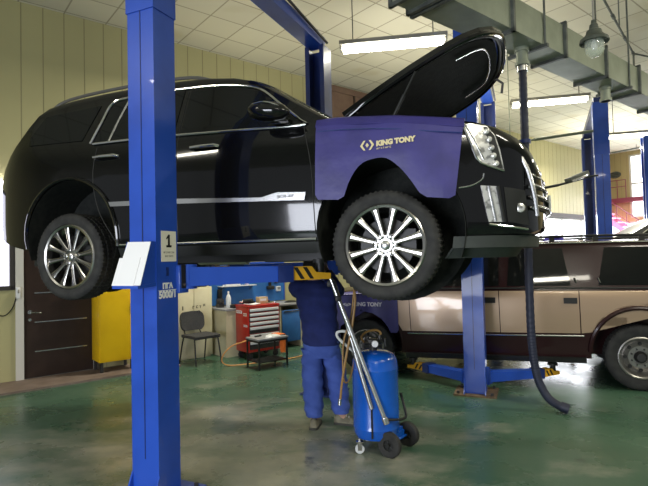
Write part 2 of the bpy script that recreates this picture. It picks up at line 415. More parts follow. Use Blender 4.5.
# ------------------------------------------------------------------ lights of the hall
def fixture(a, b, label, rail=None):
    a = Vector(a); b = Vector(b); mid = (a + b) / 2; L_ = (b - a).length; rz = math.atan2(b.y - a.y, b.x - a.x)
    r = thing('fluorescent_light', label, 'ceiling light', (mid.x, mid.y, a.z), rz, 'fluorescent ceiling lights')
    e = MB(); e.box((0, 0, .06), (L_ + .1, .20, .06), None, .008)
    e.box((-L_ / 2 - .03, 0, .01), (.03, .14, .07)); e.box((L_ / 2 + .03, 0, .01), (.03, .14, .07)); e.build('housing', M['fixture'], r)
    for s in (-.06, .06):
        e = MB(); e.cyl((-L_ / 2, s, -.02), (L_ / 2, s, -.02), .024, n=10); e.build('tube', M['tubelit'], r)
    for s in (-.4, .4):
        e = MB(); e.cyl((s * L_, 0, .08), (s * L_, 0, HC - a.z), .008, n=6); e.build('hanging_rod', M['steel'], r)
    return r
fixture((.34, 7.05, 4.62), (1.72, 6.83, 4.62), 'lit fluorescent light hanging left of the raised black hood')
fixture((3.80, 9.80, 4.58), (5.10, 9.50, 4.58), 'lit fluorescent light between the hanging exhaust hose and the tall right post')
fixture((7.15, 12.45, 4.5), (8.6, 12.05, 4.5), 'lit fluorescent light at the right edge beyond the tall blue post')

def area(loc, rot, sx, sy, power, col):
    l = bpy.data.lights.new('hall_light', 'AREA'); l.shape = 'RECTANGLE'; l.size = sx; l.size_y = sy; l.energy = power; l.color = col
    o = bpy.data.objects.new('hall_light', l); COL.objects.link(o); o.location = loc; o.rotation_euler = rot; return o
WARM = (1., .95, .80)
# added unseen lights for more tube rows; wide upward ones brighten the ceiling
for (x, y, pw, up) in ((-5.2, 1.2, 80, 0), (.6, -2.2, 110, 20), (3.6, .8, 115, 35), (6.0, 4.4, 115, 45), (-1.0, 7.9, 150, 10), (4.4, 12.2, 120, 28), (8.6, 15.0, 170, 50), (9.4, 8.0, 110, 30), (2.2, 8.4, 0, 38)):
    if pw: area((x, y, 4.66), (0, 0, -.2), 1.5, .3, pw, WARM)
    if up: area((x, y, 4.0), (PI, 0, -.2), 2.6, 2.6, up, WARM)
# daylight entering by the open gate behind the viewer
area((-4.2, -2.8, 1.4), (math.radians(84), 0, math.radians(-46)), 3.4, 2.2, 360, (.86, .90, 1.))
# daylight through the far windows
area(W(16.3, .35, 2.0), (math.radians(-90), 0, WA), 5.6, 1.6, 260, (.9, .94, 1.))
area(Ew(1.6, .35, 2.6), (math.radians(-90), 0, EA), 2.6, 2.6, 180, (.9, .94, 1.))
w = bpy.data.worlds.new('world'); SC.world = w; w.use_nodes = True
w.node_tree.nodes['Background'].inputs[0].default_value = (.75, .80, .82, 1); w.node_tree.nodes['Background'].inputs[1].default_value = .30
SC.view_settings.view_transform = 'Standard'; SC.view_settings.look = 'None'; SC.view_settings.gamma = 1
SC.view_settings.use_curve_mapping = False; SC.view_settings.exposure = 0.15

# ------------------------------------------------------------------ vehicles
class Shape:
    """outer skin of a vehicle: x forward, y left, z up from the wheels' contact level"""
    def __init__(s, wplan, prof, ztop, zbot, crown=.03): s.w, s.p, s.t, s.b, s.crown = wplan, prof, ztop, zbot, crown
    def Y(s, x, z): return ip(s.w, x) * ip(s.p, z)
    def section(s, x):
        zt, zb = ip(s.t, x), ip(s.b, x); h = zt - zb; rd = min(.07, h * .3); pts = [(0, zb), (s.Y(x, zb) * .9, zb)]
        for i in range(15):
            z = zb + .02 + (h - rd - .02) * i / 14; pts.append((s.Y(x, z), z))
        y = s.Y(x, zt - rd)
        pts += [(y * .985, zt - rd * .45), (y * .955, zt - rd * .12), (y * .90, zt), (y * .6, zt + s.crown * .7), (y * .3, zt + s.crown), (0, zt + s.crown * 1.1)]
        return pts
    def roof(s, x, f):
        zt = ip(s.t, x); y = s.Y(x, zt - .07)
        return Vector((x, f * y, zt + s.crown * (1.1 - 1.2 * f * f)))
    def body(s, xs, arches, depth=.50):
        e = MB(); rings = []
        for x in xs:
            p = s.section(x); ring = [(x, -y, z) for y, z in p] + [(x, y, z) for y, z in p[-2:0:-1]]
            rings.append([e.bm.verts.new(q) for q in ring])
        n = len(rings[0])
        for A, B in zip(rings, rings[1:]):
            for j in range(n): e.bm.faces.new((A[j], A[(j + 1) % n], B[(j + 1) % n], B[j]))
        e.bm.faces.new(rings[0]); e.bm.faces.new(rings[-1][::-1])
        me = e.mesh('body'); cuts = []
        for (ax, az, r) in arches:
            for sd in (-1, 1):
                k = MB(); k.prism([(ax + r * math.cos(2 * PI * i / 40), az + r * math.sin(2 * PI * i / 40)) for i in range(40)],
                                  lambda a, b: Vector((a, sd * (1.3), b)), lambda a, b: Vector((a, sd * (1.02 - depth), b)))
                cuts.append(k.mesh('c'))
        return bool_cut(me, cuts)
    def on(s, x, z, side, off=0.): return Vector((x, side * (s.Y(x, z) + off), z))
    def patch(s, poly, side=-1, off=.006, thick=.008, step=.08, wob=None):
        bm = bmesh.new(); f = bm.faces.new([bm.verts.new((a, 0, b)) for a, b in poly])
        bmesh.ops.triangulate(bm, faces=[f])
        for ax in (0, 2):
            lo = min(p[0 if ax == 0 else 1] for p in poly); hi = max(p[0 if ax == 0 else 1] for p in poly); k = lo + step
            while k < hi - 1e-4:
                c = Vector((0, 0, 0)); c[ax] = k; nrm = Vector((0, 0, 0)); nrm[ax] = 1
                bmesh.ops.bisect_plane(bm, geom=bm.verts[:] + bm.edges[:] + bm.faces[:], plane_co=c, plane_no=nrm); k += step
        bmesh.ops.remove_doubles(bm, verts=bm.verts[:], dist=1e-4); bmesh.ops.dissolve_degenerate(bm, edges=bm.edges[:], dist=1e-4)
        for v in bm.verts:
            x, z = v.co.x, v.co.z; o = off + (wob(x, z) if wob else 0); v.co = s.on(x, z, side, o)
        top = bm.faces[:]; r = bmesh.ops.extrude_face_region(bm, geom=top)
        for v in [g for g in r['geom'] if isinstance(g, bmesh.types.BMVert)]: v.co.y -= side * thick
        e = MB(); e.bm.free(); e.bm = bm; return e
    def strip(s, pts, r, side=-1, off=.006, k=5, flat=1.):
        e = MB(); e.tube([s.on(p.x, p.z, side, off) for p in sp([(a, 0, b) for a, b in pts], k)], r, 8, flat=flat); return e

def tyre_mesh(R, w, ri, blocks=64):
    """lathed tyre about local Y, outer face at y=-w/2, with raised tread blocks"""
    prof = []; N = blocks * 2; e = MB(); hw = w / 2
    side = [(ri, -hw * .72), (ri + .02, -hw * .9), ((R + ri) / 2, -hw * 1.0), (R - .035, -hw * .98), (R - .012, -hw * .90)]
    tread = [(R, -hw * .80), (R, -hw * .52), (R - .01, -hw * .48), (R - .01, -hw * .42), (R + .002, -hw * .38), (R + .002, -hw * .06), (R - .01, -hw * .03),
             (R - .01, hw * .03), (R + .002, hw * .06), (R + .002, hw * .38), (R - .01, hw * .42), (R - .01, hw * .48), (R, hw * .52), (R, hw * .80)]
    P = side + tread + [(r, -y) for r, y in side[::-1]]; rings = []
    for i, (r, y) in enumerate(P):
        ring = []
        for j in range(N):
            a = 2 * PI * j / N + (.012 if y > 0 else 0); rr = r
            edge = i in (4, len(P) - 5)
            if (r >= R - .001 or edge) and (j // 1) % 2 == 0: rr = r - (.011 if not edge else .010)
            ring.append(e.bm.verts.new((rr * math.cos(a), y, rr * math.sin(a))))
        rings.append(ring)
    for A, B in zip(rings, rings[1:]):
        for j in range(N): e.bm.faces.new((A[j], A[(j + 1) % N], B[(j + 1) % N], B[j]))
    return e.mesh('tyre', 28)
RY = Matrix.Rotation(PI / 2, 4, 'X')      # local Z -> -Y

def big_wheel(parent, x, y, z, flip=1, spin=0.):
    """22 inch wheel, twelve flared double-edged spokes"""
    R, w, ri = .40, .27, .285
    ty = link('wheel', TYRE, M['rubber'], parent); ty.location = (x, y, z); ty.rotation_euler = (0, spin, 0 if flip > 0 else PI)
    e = MB(); hw = w / 2
    e.lathe([(ri + .012, hw * .70), (ri + .016, hw * .86), (ri + .004, hw * .93), (ri - .012, hw * .88), (ri - .022, hw * .6), (ri - .035, -hw * .5), (ri - .02, -hw * .75), (ri + .005, -hw * .75), (ri + .005, hw * .6)], 72, RY, True)
    # spokes in the rim's face plane (u radial, v tangential, h outward)
    for k in range(12):
        a = 2 * PI * (k + .5) / 12
        def T(u, v, h): return Vector((u * math.cos(a) - v * math.sin(a), -h, u * math.sin(a) + v * math.cos(a)))
        us = [.07, .11, .17, .22, .262, ri - .010]; half = [.019, .0165, .0175, .021, .028, .037]; hh = [.098, .097, .100, .104, .107, .108]
        rows = []
        for u, hf, h in zip(us, half, hh):
            rows.append([e.bm.verts.new(T(u, s_ * hf * g, h - dp)) for s_, g, dp in ((-1, 1, .045), (-1, 1, .004), (-1, .62, 0), (-1, .34, .010), (1, .34, .010), (1, .62, 0), (1, 1, .004), (1, 1, .045))])
        for A, B in zip(rows, rows[1:]):
            for j in range(8): e.bm.faces.new((A[j], A[(j + 1) % 8], B[(j + 1) % 8], B[j]))
        e.bm.faces.new(rows[0]); e.bm.faces.new(rows[-1][::-1])
    e.lathe([(0, .086), (.05, .086), (.058, .078), (.082, .078), (.090, .095), (.095, .085), (.095, .03)], 36, RY)
    rim = e.build('rim', M['alloy'], ty, 30)
    e = MB(); e.lathe([(0, .112), (.022, .111), (.034, .104), (.037, .088)], 28, RY); e.build('hub_cap', M['dchrome'], ty)
    for k in range(6):
        a = 2 * PI * k / 6; c = Vector((.068 * math.cos(a), 0, .068 * math.sin(a))); e = MB()
        f = MB(); f.lathe([(.024, .070), (.024, .0795), (.0, .0795)], 14, Matrix.Translation(c) @ RY); f.build('lug_shade', M['tyre_in'], ty)  # flat dark disc paints the shade of the recess round the nut
        e.lathe([(.0175, .076), (.0175, .084), (.013, .086), (.012, .104), (.007, .108), (0, .108)], 12, Matrix.Translation(c) @ RY); e.build('lug_nut', M['dchrome'], ty)
    e = MB(); e.lathe([(0, .03), (.20, .03), (.20, .0), (0, .0)], 40, RY); e.box((.17, -.02, .03), (.09, .05, .17)); e.lathe([(0, .055), (.075, .055), (.075, .03)], 24, RY)
    e.build('brake_disc', M['tyre_in'], ty)
    return ty

def steel_wheel(parent, x, y, z, R=.385, w=.25, ri=.235, flip=1):
    ty = link('wheel', TYRE2, M['rubber'], parent); ty.location = (x, y, z); ty.rotation_euler = (0, 0, 0 if flip > 0 else PI)
    e = MB(); hw = w / 2
    e.lathe([(ri + .01, hw * .70), (ri + .014, hw * .9), (ri, hw * .95), (ri - .014, hw * .85), (ri - .03, hw * .45), (ri - .045, hw * .15), (ri - .06, hw * .05), (.15, hw * .25), (.13, hw * .42), (.085, hw * .42), (.08, hw * .30), (0, hw * .30)], 60, RY)
    e.build('rim', M['oldrim'], ty, 30)
    for k in range(8):
        e = MB(); a = 2 * PI * k / 8; c = Vector((.157 * math.cos(a), -.036, .157 * math.sin(a))); e.lathe([(.023, 0), (.02, .008), (0, .006)], 12, Matrix.Translation(c) @ RY); e.build('vent_hole', M['black'], ty)
    e = MB(); e.lathe([(.07, .035), (.07, .055), (.05, .085), (.045, .10), (0, .102)], 24, RY)
    for k in range(8):
        a = 2 * PI * (k + .5) / 8; c = Vector((.10 * math.cos(a), -.05, .10 * math.sin(a))); e.lathe([(.011, 0), (.009, .022), (0, .024)], 8, Matrix.Translation(c) @ RY)
    e.build('hub_cap', M['tyre_in'], ty)
    return ty
TYRE = tyre_mesh(.40, .27, .285); TYRE2 = tyre_mesh(.385, .25, .235, 56)

# ---- the black vehicle on the lift
BZ = 1.33; BA = math.radians(-19.78)
S1 = Shape([(-1.19, .64), (-1.14, .75), (-1.06, .85), (-.96, .92), (-.84, .97), (-.7, .995), (-.45, 1.012), (0, 1.015), (3.0, 1.015), (3.35, 1.0), (3.55, .98), (3.70, .945), (3.82, .885), (3.90, .80), (3.96, .70), (4.0, .58), (4.03, .42), (4.05, .25)],
           [(.30, .90), (.37, .945), (.5, .985), (.72, 1.0), (1.05, 1.0), (1.25, .985), (1.40, .955), (1.88, .77), (1.98, .72)],
           [(-1.19, .92), (-1.17, 1.0), (-1.10, 1.12), (-1.0, 1.25), (-.90, 1.37), (-.77, 1.57), (-.66, 1.75), (-.60, 1.83), (-.53, 1.88), (-.2, 1.925), (.3, 1.95), (.9, 1.95), (1.3, 1.93), (1.6, 1.885), (1.8, 1.825), (1.95, 1.75), (2.2, 1.585), (2.4, 1.455), (2.52, 1.38), (2.6, 1.36), (3.0, 1.33), (3.4, 1.275), (3.60, 1.235), (3.70, 1.195), (3.83, 1.125), (3.90, 1.07), (3.96, .98), (4.0, .87), (4.03, .72), (4.05, .60)],
           [(-1.19, .80), (-1.15, .66), (-1.05, .58), (-.76, .48), (-.5, .42), (.5, .38), (2.5, .37), (3.4, .42), (3.9, .44), (4.02, .48), (4.05, .52)])
car = thing('car', 'large black vehicle with open hood raised high on the blue lift', 'car', (-1.98, 5.51, BZ), BA)
xs1 = [-1.19, -1.17, -1.14, -1.10, -1.06, -1.0, -.93, -.86, -.8, -.74, -.68, -.6, -.5, -.35, -.2, 0, .2, .4, .6, .8, 1.0, 1.2, 1.35, 1.5, 1.6, 1.7, 1.8, 1.88, 1.95, 2.03, 2.12, 2.2, 2.3, 2.4, 2.46, 2.52, 2.6, 2.75, 2.9, 3.05, 3.2, 3.35, 3.45, 3.55, 3.62, 3.70, 3.76, 3.80, 3.84, 3.87, 3.91, 3.94, 3.97, 4.0, 4.02, 4.05]
link('body', S1.body(xs1, [(0, .555, .535), (2.95, .50, .545)]), M['paint'], car)
for sd in (-1, 1):
    fl = 1 if sd < 0 else -1
    big_wheel(car, -.03, sd * .875, .385, fl, .1); big_wheel(car, 2.922, sd * .875, .40, fl, .0)
for sd in (-1, 1):
    for (ax, az, r_) in ((0, .555, .530), (2.95, .50, .540)):
        e = MB(); e.grid(lambda u, v: Vector((ax + r_ * math.cos(PI * (-.12 + 1.24 * u)), sd * (.995 - .46 * v), az + r_ * math.sin(PI * (-.12 + 1.24 * u)))), 28, 2, .003)
        e.prism([(ax + (r_ - .004) * math.cos(2 * PI * i / 36), az + (r_ - .004) * math.sin(2 * PI * i / 36)) for i in range(36)], lambda a, b: Vector((a, sd * .535, b)), lambda a, b: Vector((a, sd * .528, b)))
        e.build('wheel_liner', M['liner'], car)
# glass of the near and far side: quarter, rear door, front door
WINL = [[(-.58, 1.47), (-.60, 1.56), (-.48, 1.77), (.20, 1.80), (.10, 1.45)], [(.25, 1.415), (.35, 1.80), (.50, 1.83), (1.13, 1.83), (1.12, 1.40)], [(1.19, 1.395), (1.20, 1.83), (1.40, 1.815), (1.66, 1.77), (1.88, 1.70), (2.09, 1.53), (2.27, 1.375), (2.27, 1.355)]]
for sd in (-1, 1):
    for p in WINL: S1.patch(p, sd, .006, .01).build('side_window', M['glass'], car)
    S1.strip([(.215, 1.405), (.27, 1.61), (.33, 1.80), (.50, 1.842), (1.0, 1.845), (1.4, 1.825), (1.67, 1.785), (1.892, 1.715), (2.10, 1.545), (2.285, 1.385), (2.30, 1.34), (1.76, 1.360), (1.133, 1.385), (.6, 1.398), (.25, 1.40)], .0115, sd, .008).build('window_trim', M['chrome'], car)
    S1.strip([(.43, 1.41), (.47, 1.60), (.53, 1.82)], .010, sd, .010).build('window_divider', M['dchrome'], car)
    # chrome side moulding with a lettered front end, and the thin sill line
    S1.patch([(.46, .815), (1.154, .799), (2.325, .760), (2.335, .818), (2.10, .832), (1.963, .800), (1.155, .841), (.46, .855)], sd, .016, .018).build('side_moulding', M['dchrome'], car)
    S1.strip([(.52, .475), (1.2, .47), (2.4, .465)], .011, sd, .002).build('sill_line', M['dchrome'], car)
    S1.patch([(.55, .36), (2.42, .36), (2.42, .445), (.55, .445)], sd, .02, .03).build('running_board', M['trimblack'], car)
    for hx, hz in ((.42, 1.262), (1.44, 1.25)):
        e = MB(); e.tube([S1.on(hx - .13, hz, sd, .0), S1.on(hx - .11, hz + .002, sd, .035), S1.on(hx, hz + .004, sd, .042), S1.on(hx + .11, hz + .002, sd, .035), S1.on(hx + .13, hz, sd, .0)], .014, 10); e.build('door_handle', M['chrome'], car)
    # wheel arch lips
    for (ax, az, r_) in ((0, .555, .543),):
        pts = [(ax + r_ * math.cos(a), az + r_ * math.sin(a)) for a in [PI * (-.05 + 1.1 * i / 24) for i in range(25)]]
        e = MB(); e.tube([S1.on(a, b, sd, .004 if ax == 0 else -.014) for a, b in pts], .018, 8); e.build('arch_lip', M['paint'], car)
    # seams of the doors
    for pts in ([(.30, 1.36), (.28, 1.1), (.34, .8), (.52, .5)], [(1.17, 1.80), (1.17, 1.2), (1.17, .5)], [(2.31, 1.36), (2.38, 1.0), (2.40, .5)]):
        S1.strip(pts, .004, sd, .0).build('door_seam', M['trimblack'], car)
    # roof rail
    e = MB(); pts = [S1.roof(x, sd * .86) + Vector((0, 0, dz)) for x, dz in ((-.62, -.02), (-.45, .035), (-.1, .05), (.6, .05), (1.1, .04), (1.35, -.01))]
    e.tube(sp(pts, 4), .016, 8); e.build('roof_rail', M['railgrey'], car)
    # mirror
    e = MB(); yy = sd * 1.0
    e.lathe([(0, -.15), (.055, -.145), (.082, -.11), (.095, -.03), (.088, .06), (.065, .13), (.025, .165), (0, .168)], 22, Matrix.Translation((2.10, sd * 1.15, 1.425)) @ Matrix.Rotation(math.radians(8), 4, 'Y') @ Matrix.Rotation(PI / 2, 4, 'Y') @ Matrix.Diagonal((.80, 1.05, 1, 1)))
    e.box((2.15, sd * 1.03, 1.375), (.14, .2, .035), None, .012)
    mr = e.build('side_mirror', M['paint'], car)
    e = MB(); e.tube(sp([(2.02, sd * 1.225, 1.475), (2.11, sd * 1.235, 1.475), (2.20, sd * 1.21, 1.445), (2.26, sd * 1.17, 1.405)], 4), .009, 8, flat=.5); e.build('chrome_edge', M['chrome'], mr)
e = MB(); e.grid(lambda u, v: S1.roof(1.70 + .80 * u, (v * 2 - 1) * .84) + Vector((.004, 0, .010)), 12, 12, .006); e.build('windscreen', M['wglass'], car)
for sd in (-1, 1):
    # headlight: bright reflector block with a column of five lamps and a dark housing behind
    hl = S1.patch([(3.483, 1.205), (3.536, 1.216), (3.645, 1.190), (3.695, 1.123), (3.724, 1.026), (3.748, .885), (3.688, .898), (3.593, .941), (3.55, 1.031)], sd, .010, .03, .04).build('headlight', M['lens'], car)
    S1.patch([(3.622, 1.185), (3.645, 1.18), (3.690, 1.12), (3.715, 1.02), (3.738, .895), (3.70, .90), (3.665, 1.03)], sd, .014, .012, .04).build('lamp_housing', M['trimblack'], hl)
    for k, (lx, lz) in enumerate(((3.640, 1.150), (3.656, 1.095), (3.670, 1.038), (3.682, .982), (3.696, .928))):
        e = MB(); c = S1.on(lx, lz, sd, .02); e.lathe([(.021, 0), (.018, .010), (.006, .016), (0, .016)], 12, Matrix.Translation(c) @ (RY if sd < 0 else RY.inverted())); e.build('led_lamp', M['lens'], hl)
    S1.strip([(3.49, 1.20), (3.535, 1.088), (3.58, .965), (3.637, .922), (3.745, .88)], .008, sd, .012).build('lamp_edge', M['chrome'], hl)
    S1.strip([(3.50, 1.215), (3.56, 1.10), (3.62, .96)], .006, sd, .014).build('lamp_divider', M['chrome'], hl)
    # vertical lamp in the bumper, its chrome foot and the recess beside it
    dl = S1.patch([(3.594, .785), (3.703, .775), (3.730, .535), (3.637, .537)], sd, .010, .02, .04).build('daytime_lamp', M['lens'], car)
    S1.strip([(3.645, .78), (3.685, .54)], .008, sd, .016).build('lamp_edge', M['dchrome'], dl)
    S1.strip([(3.70, .775), (3.735, .535)], .012, sd, .014).build('lamp_housing', M['trimblack'], dl)
    S1.patch([(3.741, .77), (3.876, .75), (3.90, .51), (3.759, .535)], sd, .006, .01, .04).build('bumper_recess', M['trimblack'], car)
    S1.strip([(3.64, .522), (3.758, .503), (3.885, .485)], .009, sd, .012).build('bumper_trim', M['chrome'], car)
    S1.strip([(3.45, .776), (3.536, .788), (3.602, .826), (3.616, .867)], .006, sd, .003).build('bumper_crease', M['dchrome'], car)
    # fog lamp
    e = MB(); c = S1.on(3.84, .63, sd, .004); e.lathe([(.035, 0), (.03, .018), (0, .026)], 16, Matrix.Translation(c) @ (RY if sd < 0 else RY.inverted())); e.build('fog_lamp', M['lens'], car)
# grille: bright frame with seven broad bars
def front_x(z): return ip([(.55, 4.045), (.68, 4.035), (.80, 4.015), (.90, 3.99), (1.0, 3.945), (1.07, 3.90), (1.12, 3.84), (1.2, 3.76)], z)
e = MB()
e.grid(lambda u, v: Vector((front_x(.60 + .48 * v) + .012 - .12 * abs(2 * u - 1) ** 3, (2 * u - 1) * .64, .60 + .48 * v)), 14, 10, .03); e.build('grille_panel', M['trimblack'], car)
for k in range(7):
    z = .63 + .074 * k; e = MB()
    e.tube([(front_x(z) + .028 - .125 * abs(f) ** 2.6, f * .80, z) for f in [i / 8 - 1 for i in range(17)]], .024, 10, flat=.6); gb = e.build('grille_bar', M['grille'], car)
    e = MB(); e.tube([(front_x(z) + .035 - .125 * abs(f) ** 2.6, f * .80, z + .013) for f in [i / 8 - 1 for i in range(17)]], .007, 6); e.build('bar_highlight', M['dchrome'], gb)  # bright strip imitates the highlight along each bar's top
for sd in (-1, 1):
    e = MB(); e.tube([(front_x(.57 + .55 * (i / 10)) - .095, sd * .825, .57 + .55 * (i / 10)) for i in range(11)], .015, 8); e.build('grille_frame', M['dchrome'], car)
e = MB(); e.box((4.068, -.1, .70), (.02, .50, .115), None, .006); e.build('number_plate', M['paleplas'], car)
# dark under-bumper in two tiers
def vplan(k, x0): 
    xs = [x0, 3.5, 3.6, 3.7, 3.8, 3.88, 3.95, 4.0, 4.04]; a = [(x if x < 3.6 else x - .05 * min(1, (x - 3.6) / .3), -ip(S1.w, x) * k) for x in xs]; return a + [(x, -y) for x, y in a[::-1]]
e = MB(); e.prism(vplan(.99, 3.405), lambda a, b: Vector((a, b, .445)), lambda a, b: Vector((a - .01, b, .365)))
e.prism([(x * .98 + .06 if x < 3.5 else x - .12, y * .95) for x, y in vplan(.97, 3.405)], lambda a, b: Vector((a, b, .366)), lambda a, b: Vector((a - .05, b * .97, .295)))
e.build('front_valance', M['valance'], car)
# underside: frame rails, axle, gearbox, exhaust
e = MB()
for y in (-.48, .48): e.bb((-1.0, y - .05, .30), (3.3, y + .05, .42))
for x in (-.5, .7, 1.5, 2.3): e.bb((x - .04, -.48, .31), (x + .04, .48, .38))
e.build('chassis_frame', M['trimblack'], car)
e = MB(); e.cyl((0, -.74, .40), (0, .74, .40), .045); e.lathe([(0, -.14), (.1, -.1), (.14, 0), (.1, .1), (0, .14)], 16, Matrix.Translation((0, 0, .40))); e.cyl((0.1, 0, .40), (1.6, 0, .44), .04)
e.bb((1.5, -.18, .29), (2.2, .18, .5), .05); e.bb((2.2, -.25, .30), (3.0, .25, .6), .05)
for y in (-.55, .55): e.cyl((2.95, y * .9, .40), (2.95, y * 1.4, .40), .05); e.tube([(2.5, y * .6, .36), (2.95, y * 1.25, .33), (3.2, y * .6, .36)], .028, 8)
e.build('running_gear', M['steel'], car)
e = MB(); e.tube(sp([(2.2, .3, .36), (1.2, .33, .36), (.6, .33, .36)], 4), .035, 10); e.tube([(.6, .33, .36), (.1, .55, .40), (-.9, .6, .42), (-1.1, .6, .44)], .03, 10); e.cyl((1.1, .33, .36), (.5, .33, .36), .09); e.build('exhaust_pipe', M['galv'], car)
# hood, opened about the cowl
HA = math.radians(26.6)
hood_root = Vector((2.60, 0, 1.40))
def hoodp(u, v, w_):   # u forward along the open panel, v left, w outward
    return hood_root + Vector((u * math.cos(HA) - w_ * math.sin(HA), v - .045, u * math.sin(HA) + w_ * math.cos(HA)))
HOUT = [(0, .80), (.3, .815), (.6, .815), (.85, .80), (1.02, .765), (1.15, .69), (1.26, .55), (1.335, .35), (1.36, .0)]
def hood_outline(k=1., du=0.): 
    a = [(max(u * k + du, 0 + du), v * k) for u, v in HOUT]; return a + [(u, -v) for u, v in a[-2::-1]]
def crown(u, v): return .045 * (1 - (v / .9) ** 2) + .02 * math.sin(PI * min(max(u / 1.42, 0), 1))
def hood_sheet(outl, w0, th, step=.09):
    bm = bmesh.new(); f = bm.faces.new([bm.verts.new((a, b, 0)) for a, b in outl]); bmesh.ops.triangulate(bm, faces=[f])
    for ax in (0, 1):
        lo, hi = (-.1, 1.5) if ax == 0 else (-.9, .9); k = lo + step
        while k < hi:
            c = Vector((0, 0, 0)); c[ax] = k; nn = Vector((0, 0, 0)); nn[ax] = 1
            bmesh.ops.bisect_plane(bm, geom=bm.verts[:] + bm.edges[:] + bm.faces[:], plane_co=c, plane_no=nn); k += step
    bmesh.ops.remove_doubles(bm, verts=bm.verts[:], dist=1e-5)
    r = bmesh.ops.extrude_face_region(bm, geom=bm.faces[:]); up = {g for g in r['geom'] if isinstance(g, bmesh.types.BMVert)}
    for v in bm.verts: v.co = hoodp(v.co.x, v.co.y, crown(v.co.x, v.co.y) + w0 + (th if v in up else 0))
    e = MB(); e.bm.free(); e.bm = bm; return e
hd = hood_sheet(hood_outline(), 0, .035).build('hood', M['paint'], car)
def hring(k, du, w_, r_, closed=True):
    o = hood_outline(k, du); pts = sp([Vector((a, b, 0)) for a, b in o], 3)
    e = MB(); e.tube([hoodp(p.x, p.y, crown(p.x, p.y) + w_) for p in pts], r_, 8, closed=closed); return e
hring(.975, .015, -.008, .022).build('hood_flange', M['paint'], hd)
hring(.93, .045, -.006, .016).build('hood_rib', M['trimblack'], hd)
hood_sheet(hood_outline(.90, .055), -.018, .016).build('hood_liner', M['liner'], hd)
e = MB(); pts = [(.93, -.50), (1.09, -.45), (1.17, -.32), (1.20, 0), (1.17, .32), (1.09, .45), (.93, .50)]
e.tube([hoodp(p.x, p.y, crown(p.x, p.y) - .03) for p in sp([Vector((a, b, 0)) for a, b in pts], 4)], .008, 6); e.build('hood_seal', M['dchrome'], hd)
e = MB(); e.tube([hoodp(1.24, .45, -.0), hoodp(1.27, .45, -.07), hoodp(1.22, .47, -.14)], .012, 8); e.build('hood_latch', M['steel'], hd)
for sd in (-1, 1):
    e = MB(); a = Vector((2.95, sd * .80, 1.33)); b = hoodp(.62, sd * .80, .0); e.cyl(a, a.lerp(b, .55), .013); e.cyl(a.lerp(b, .5), b, .007); e.build('hood_strut', M['trimblack'], car)
    e = MB(); e.tube([(2.58, sd * .76, 1.37), (2.62, sd * .76, 1.43), hoodp(.10, sd * .76, .0)], .016, 8); e.build('hood_hinge', M['trimblack'], car)
# letters on the moulding
text_on('moulding_letters', 'ESCALADE', .030, lambda u, v, w_: S1.on(2.17 + u, .797 + v, -1, .018 + w_), M['trimblack'], car)

# ---- fender cover hanging on the near front wing
def smooth_poly(pts, rad=.03): return pts
COV = [(2.43, 1.305), (2.42, .775), (2.44, .752), (2.60, .742), (2.645, .765), (2.68, .86), (2.73, .945), (2.79, 1.0), (2.87, 1.022), (2.96, 1.018), (3.05, .95), (3.13, .85), (3.19, .755), (3.24, .722), (3.39, .705), (3.43, .725), (3.47, .98), (3.492, 1.192), (3.0, 1.268), (2.6, 1.303)]
_k = [i for i, p in enumerate(COV) if p in ((2.645, .765), (3.19, .755))]
COV = COV[:_k[0]] + [(p.x, p.z) for p in sp([(a, 0, b) for a, b in COV[_k[0]:_k[1] + 1]], 4)] + COV[_k[1] + 1:]
def cwob(x, z): return .006 * math.sin(9 * x + 4 * z) + .007 * noise.noise(Vector((x * 4, z * 3, 1.7))) + .010 * max(0, 1.0 - z)
fc = thing('fender_cover', 'purple padded fender cover hung on the black vehicle\'s front wing above the large wheel', 'fender cover', car.location, BA, 'printed fender covers')
_i = COV.index((2.44, .752)); _j = COV.index((3.43, .725)); CB = [(2.42, .79)] + COV[_i:_j + 1]; CT = [(2.43, 1.305), (2.6, 1.303), (3.0, 1.268), (3.492, 1.192)]
def cov(u, v):
    xb, xt = 2.42 + 1.01 * u, 2.43 + 1.062 * u; x = xb + (xt - xb) * v; z = ip(CB, xb) + (ip(CT, xt) - ip(CB, xb)) * v
    return S1.on(x, z, -1, .028 + cwob(x, z))
e = MB(); e.grid(cov, 90, 16, .008); e.build('cover_sheet', M['purple'], fc, 60)
e = MB()
def flap(u, v):
    x = 2.42 + 1.08 * u; z = ip([(2.42, 1.305), (2.6, 1.303), (3.0, 1.268), (3.5, 1.192)], x); y = S1.Y(x, z) + .028
    return Vector((x, -(y - .20 * v), z + .02 * math.sin(PI * min(v * 2.2, 1)) + .06 * min(v * 4, 1)))
e.grid(flap, 16, 6, .01); e.build('cover_flap', M['purple'], fc, 60)
S1.strip([(2.44, 1.265), (2.7, 1.255), (3.0, 1.225), (3.3, 1.175), (3.485, 1.15)], .004, -1, .032).build('cover_seam', M['navy'], fc)
def onc(x0, z0, tilt): 
    return lambda u, v, w_: S1.on(x0 + u, z0 + v + tilt * u, -1, .0345 + cwob(x0 + u, z0 + v) + w_)
text_on('cover_lettering', 'KING TONY', .050, onc(3.03, 1.130, .03), M['gold'], fc, .0035)
e = MB()
for i in range(7): marks(e, -.055 + .016 * i, 0, .010, .012, onc(2.955, 1.092, .03), i)
e.build('cover_note', M['gold'], fc)
e = MB()     # the two-bracket badge left of the words
fb = onc(2.825, 1.122, .03)
for s_ in (-1, 1):
    q = [(.012, .036), (.027, .036), (.052, 0), (.027, -.036), (.012, -.036), (.034, 0)]
    e.prism([(s_ * a, b) for a, b in q], lambda a, b: fb(a, b, 0), lambda a, b: fb(a, b, .002))
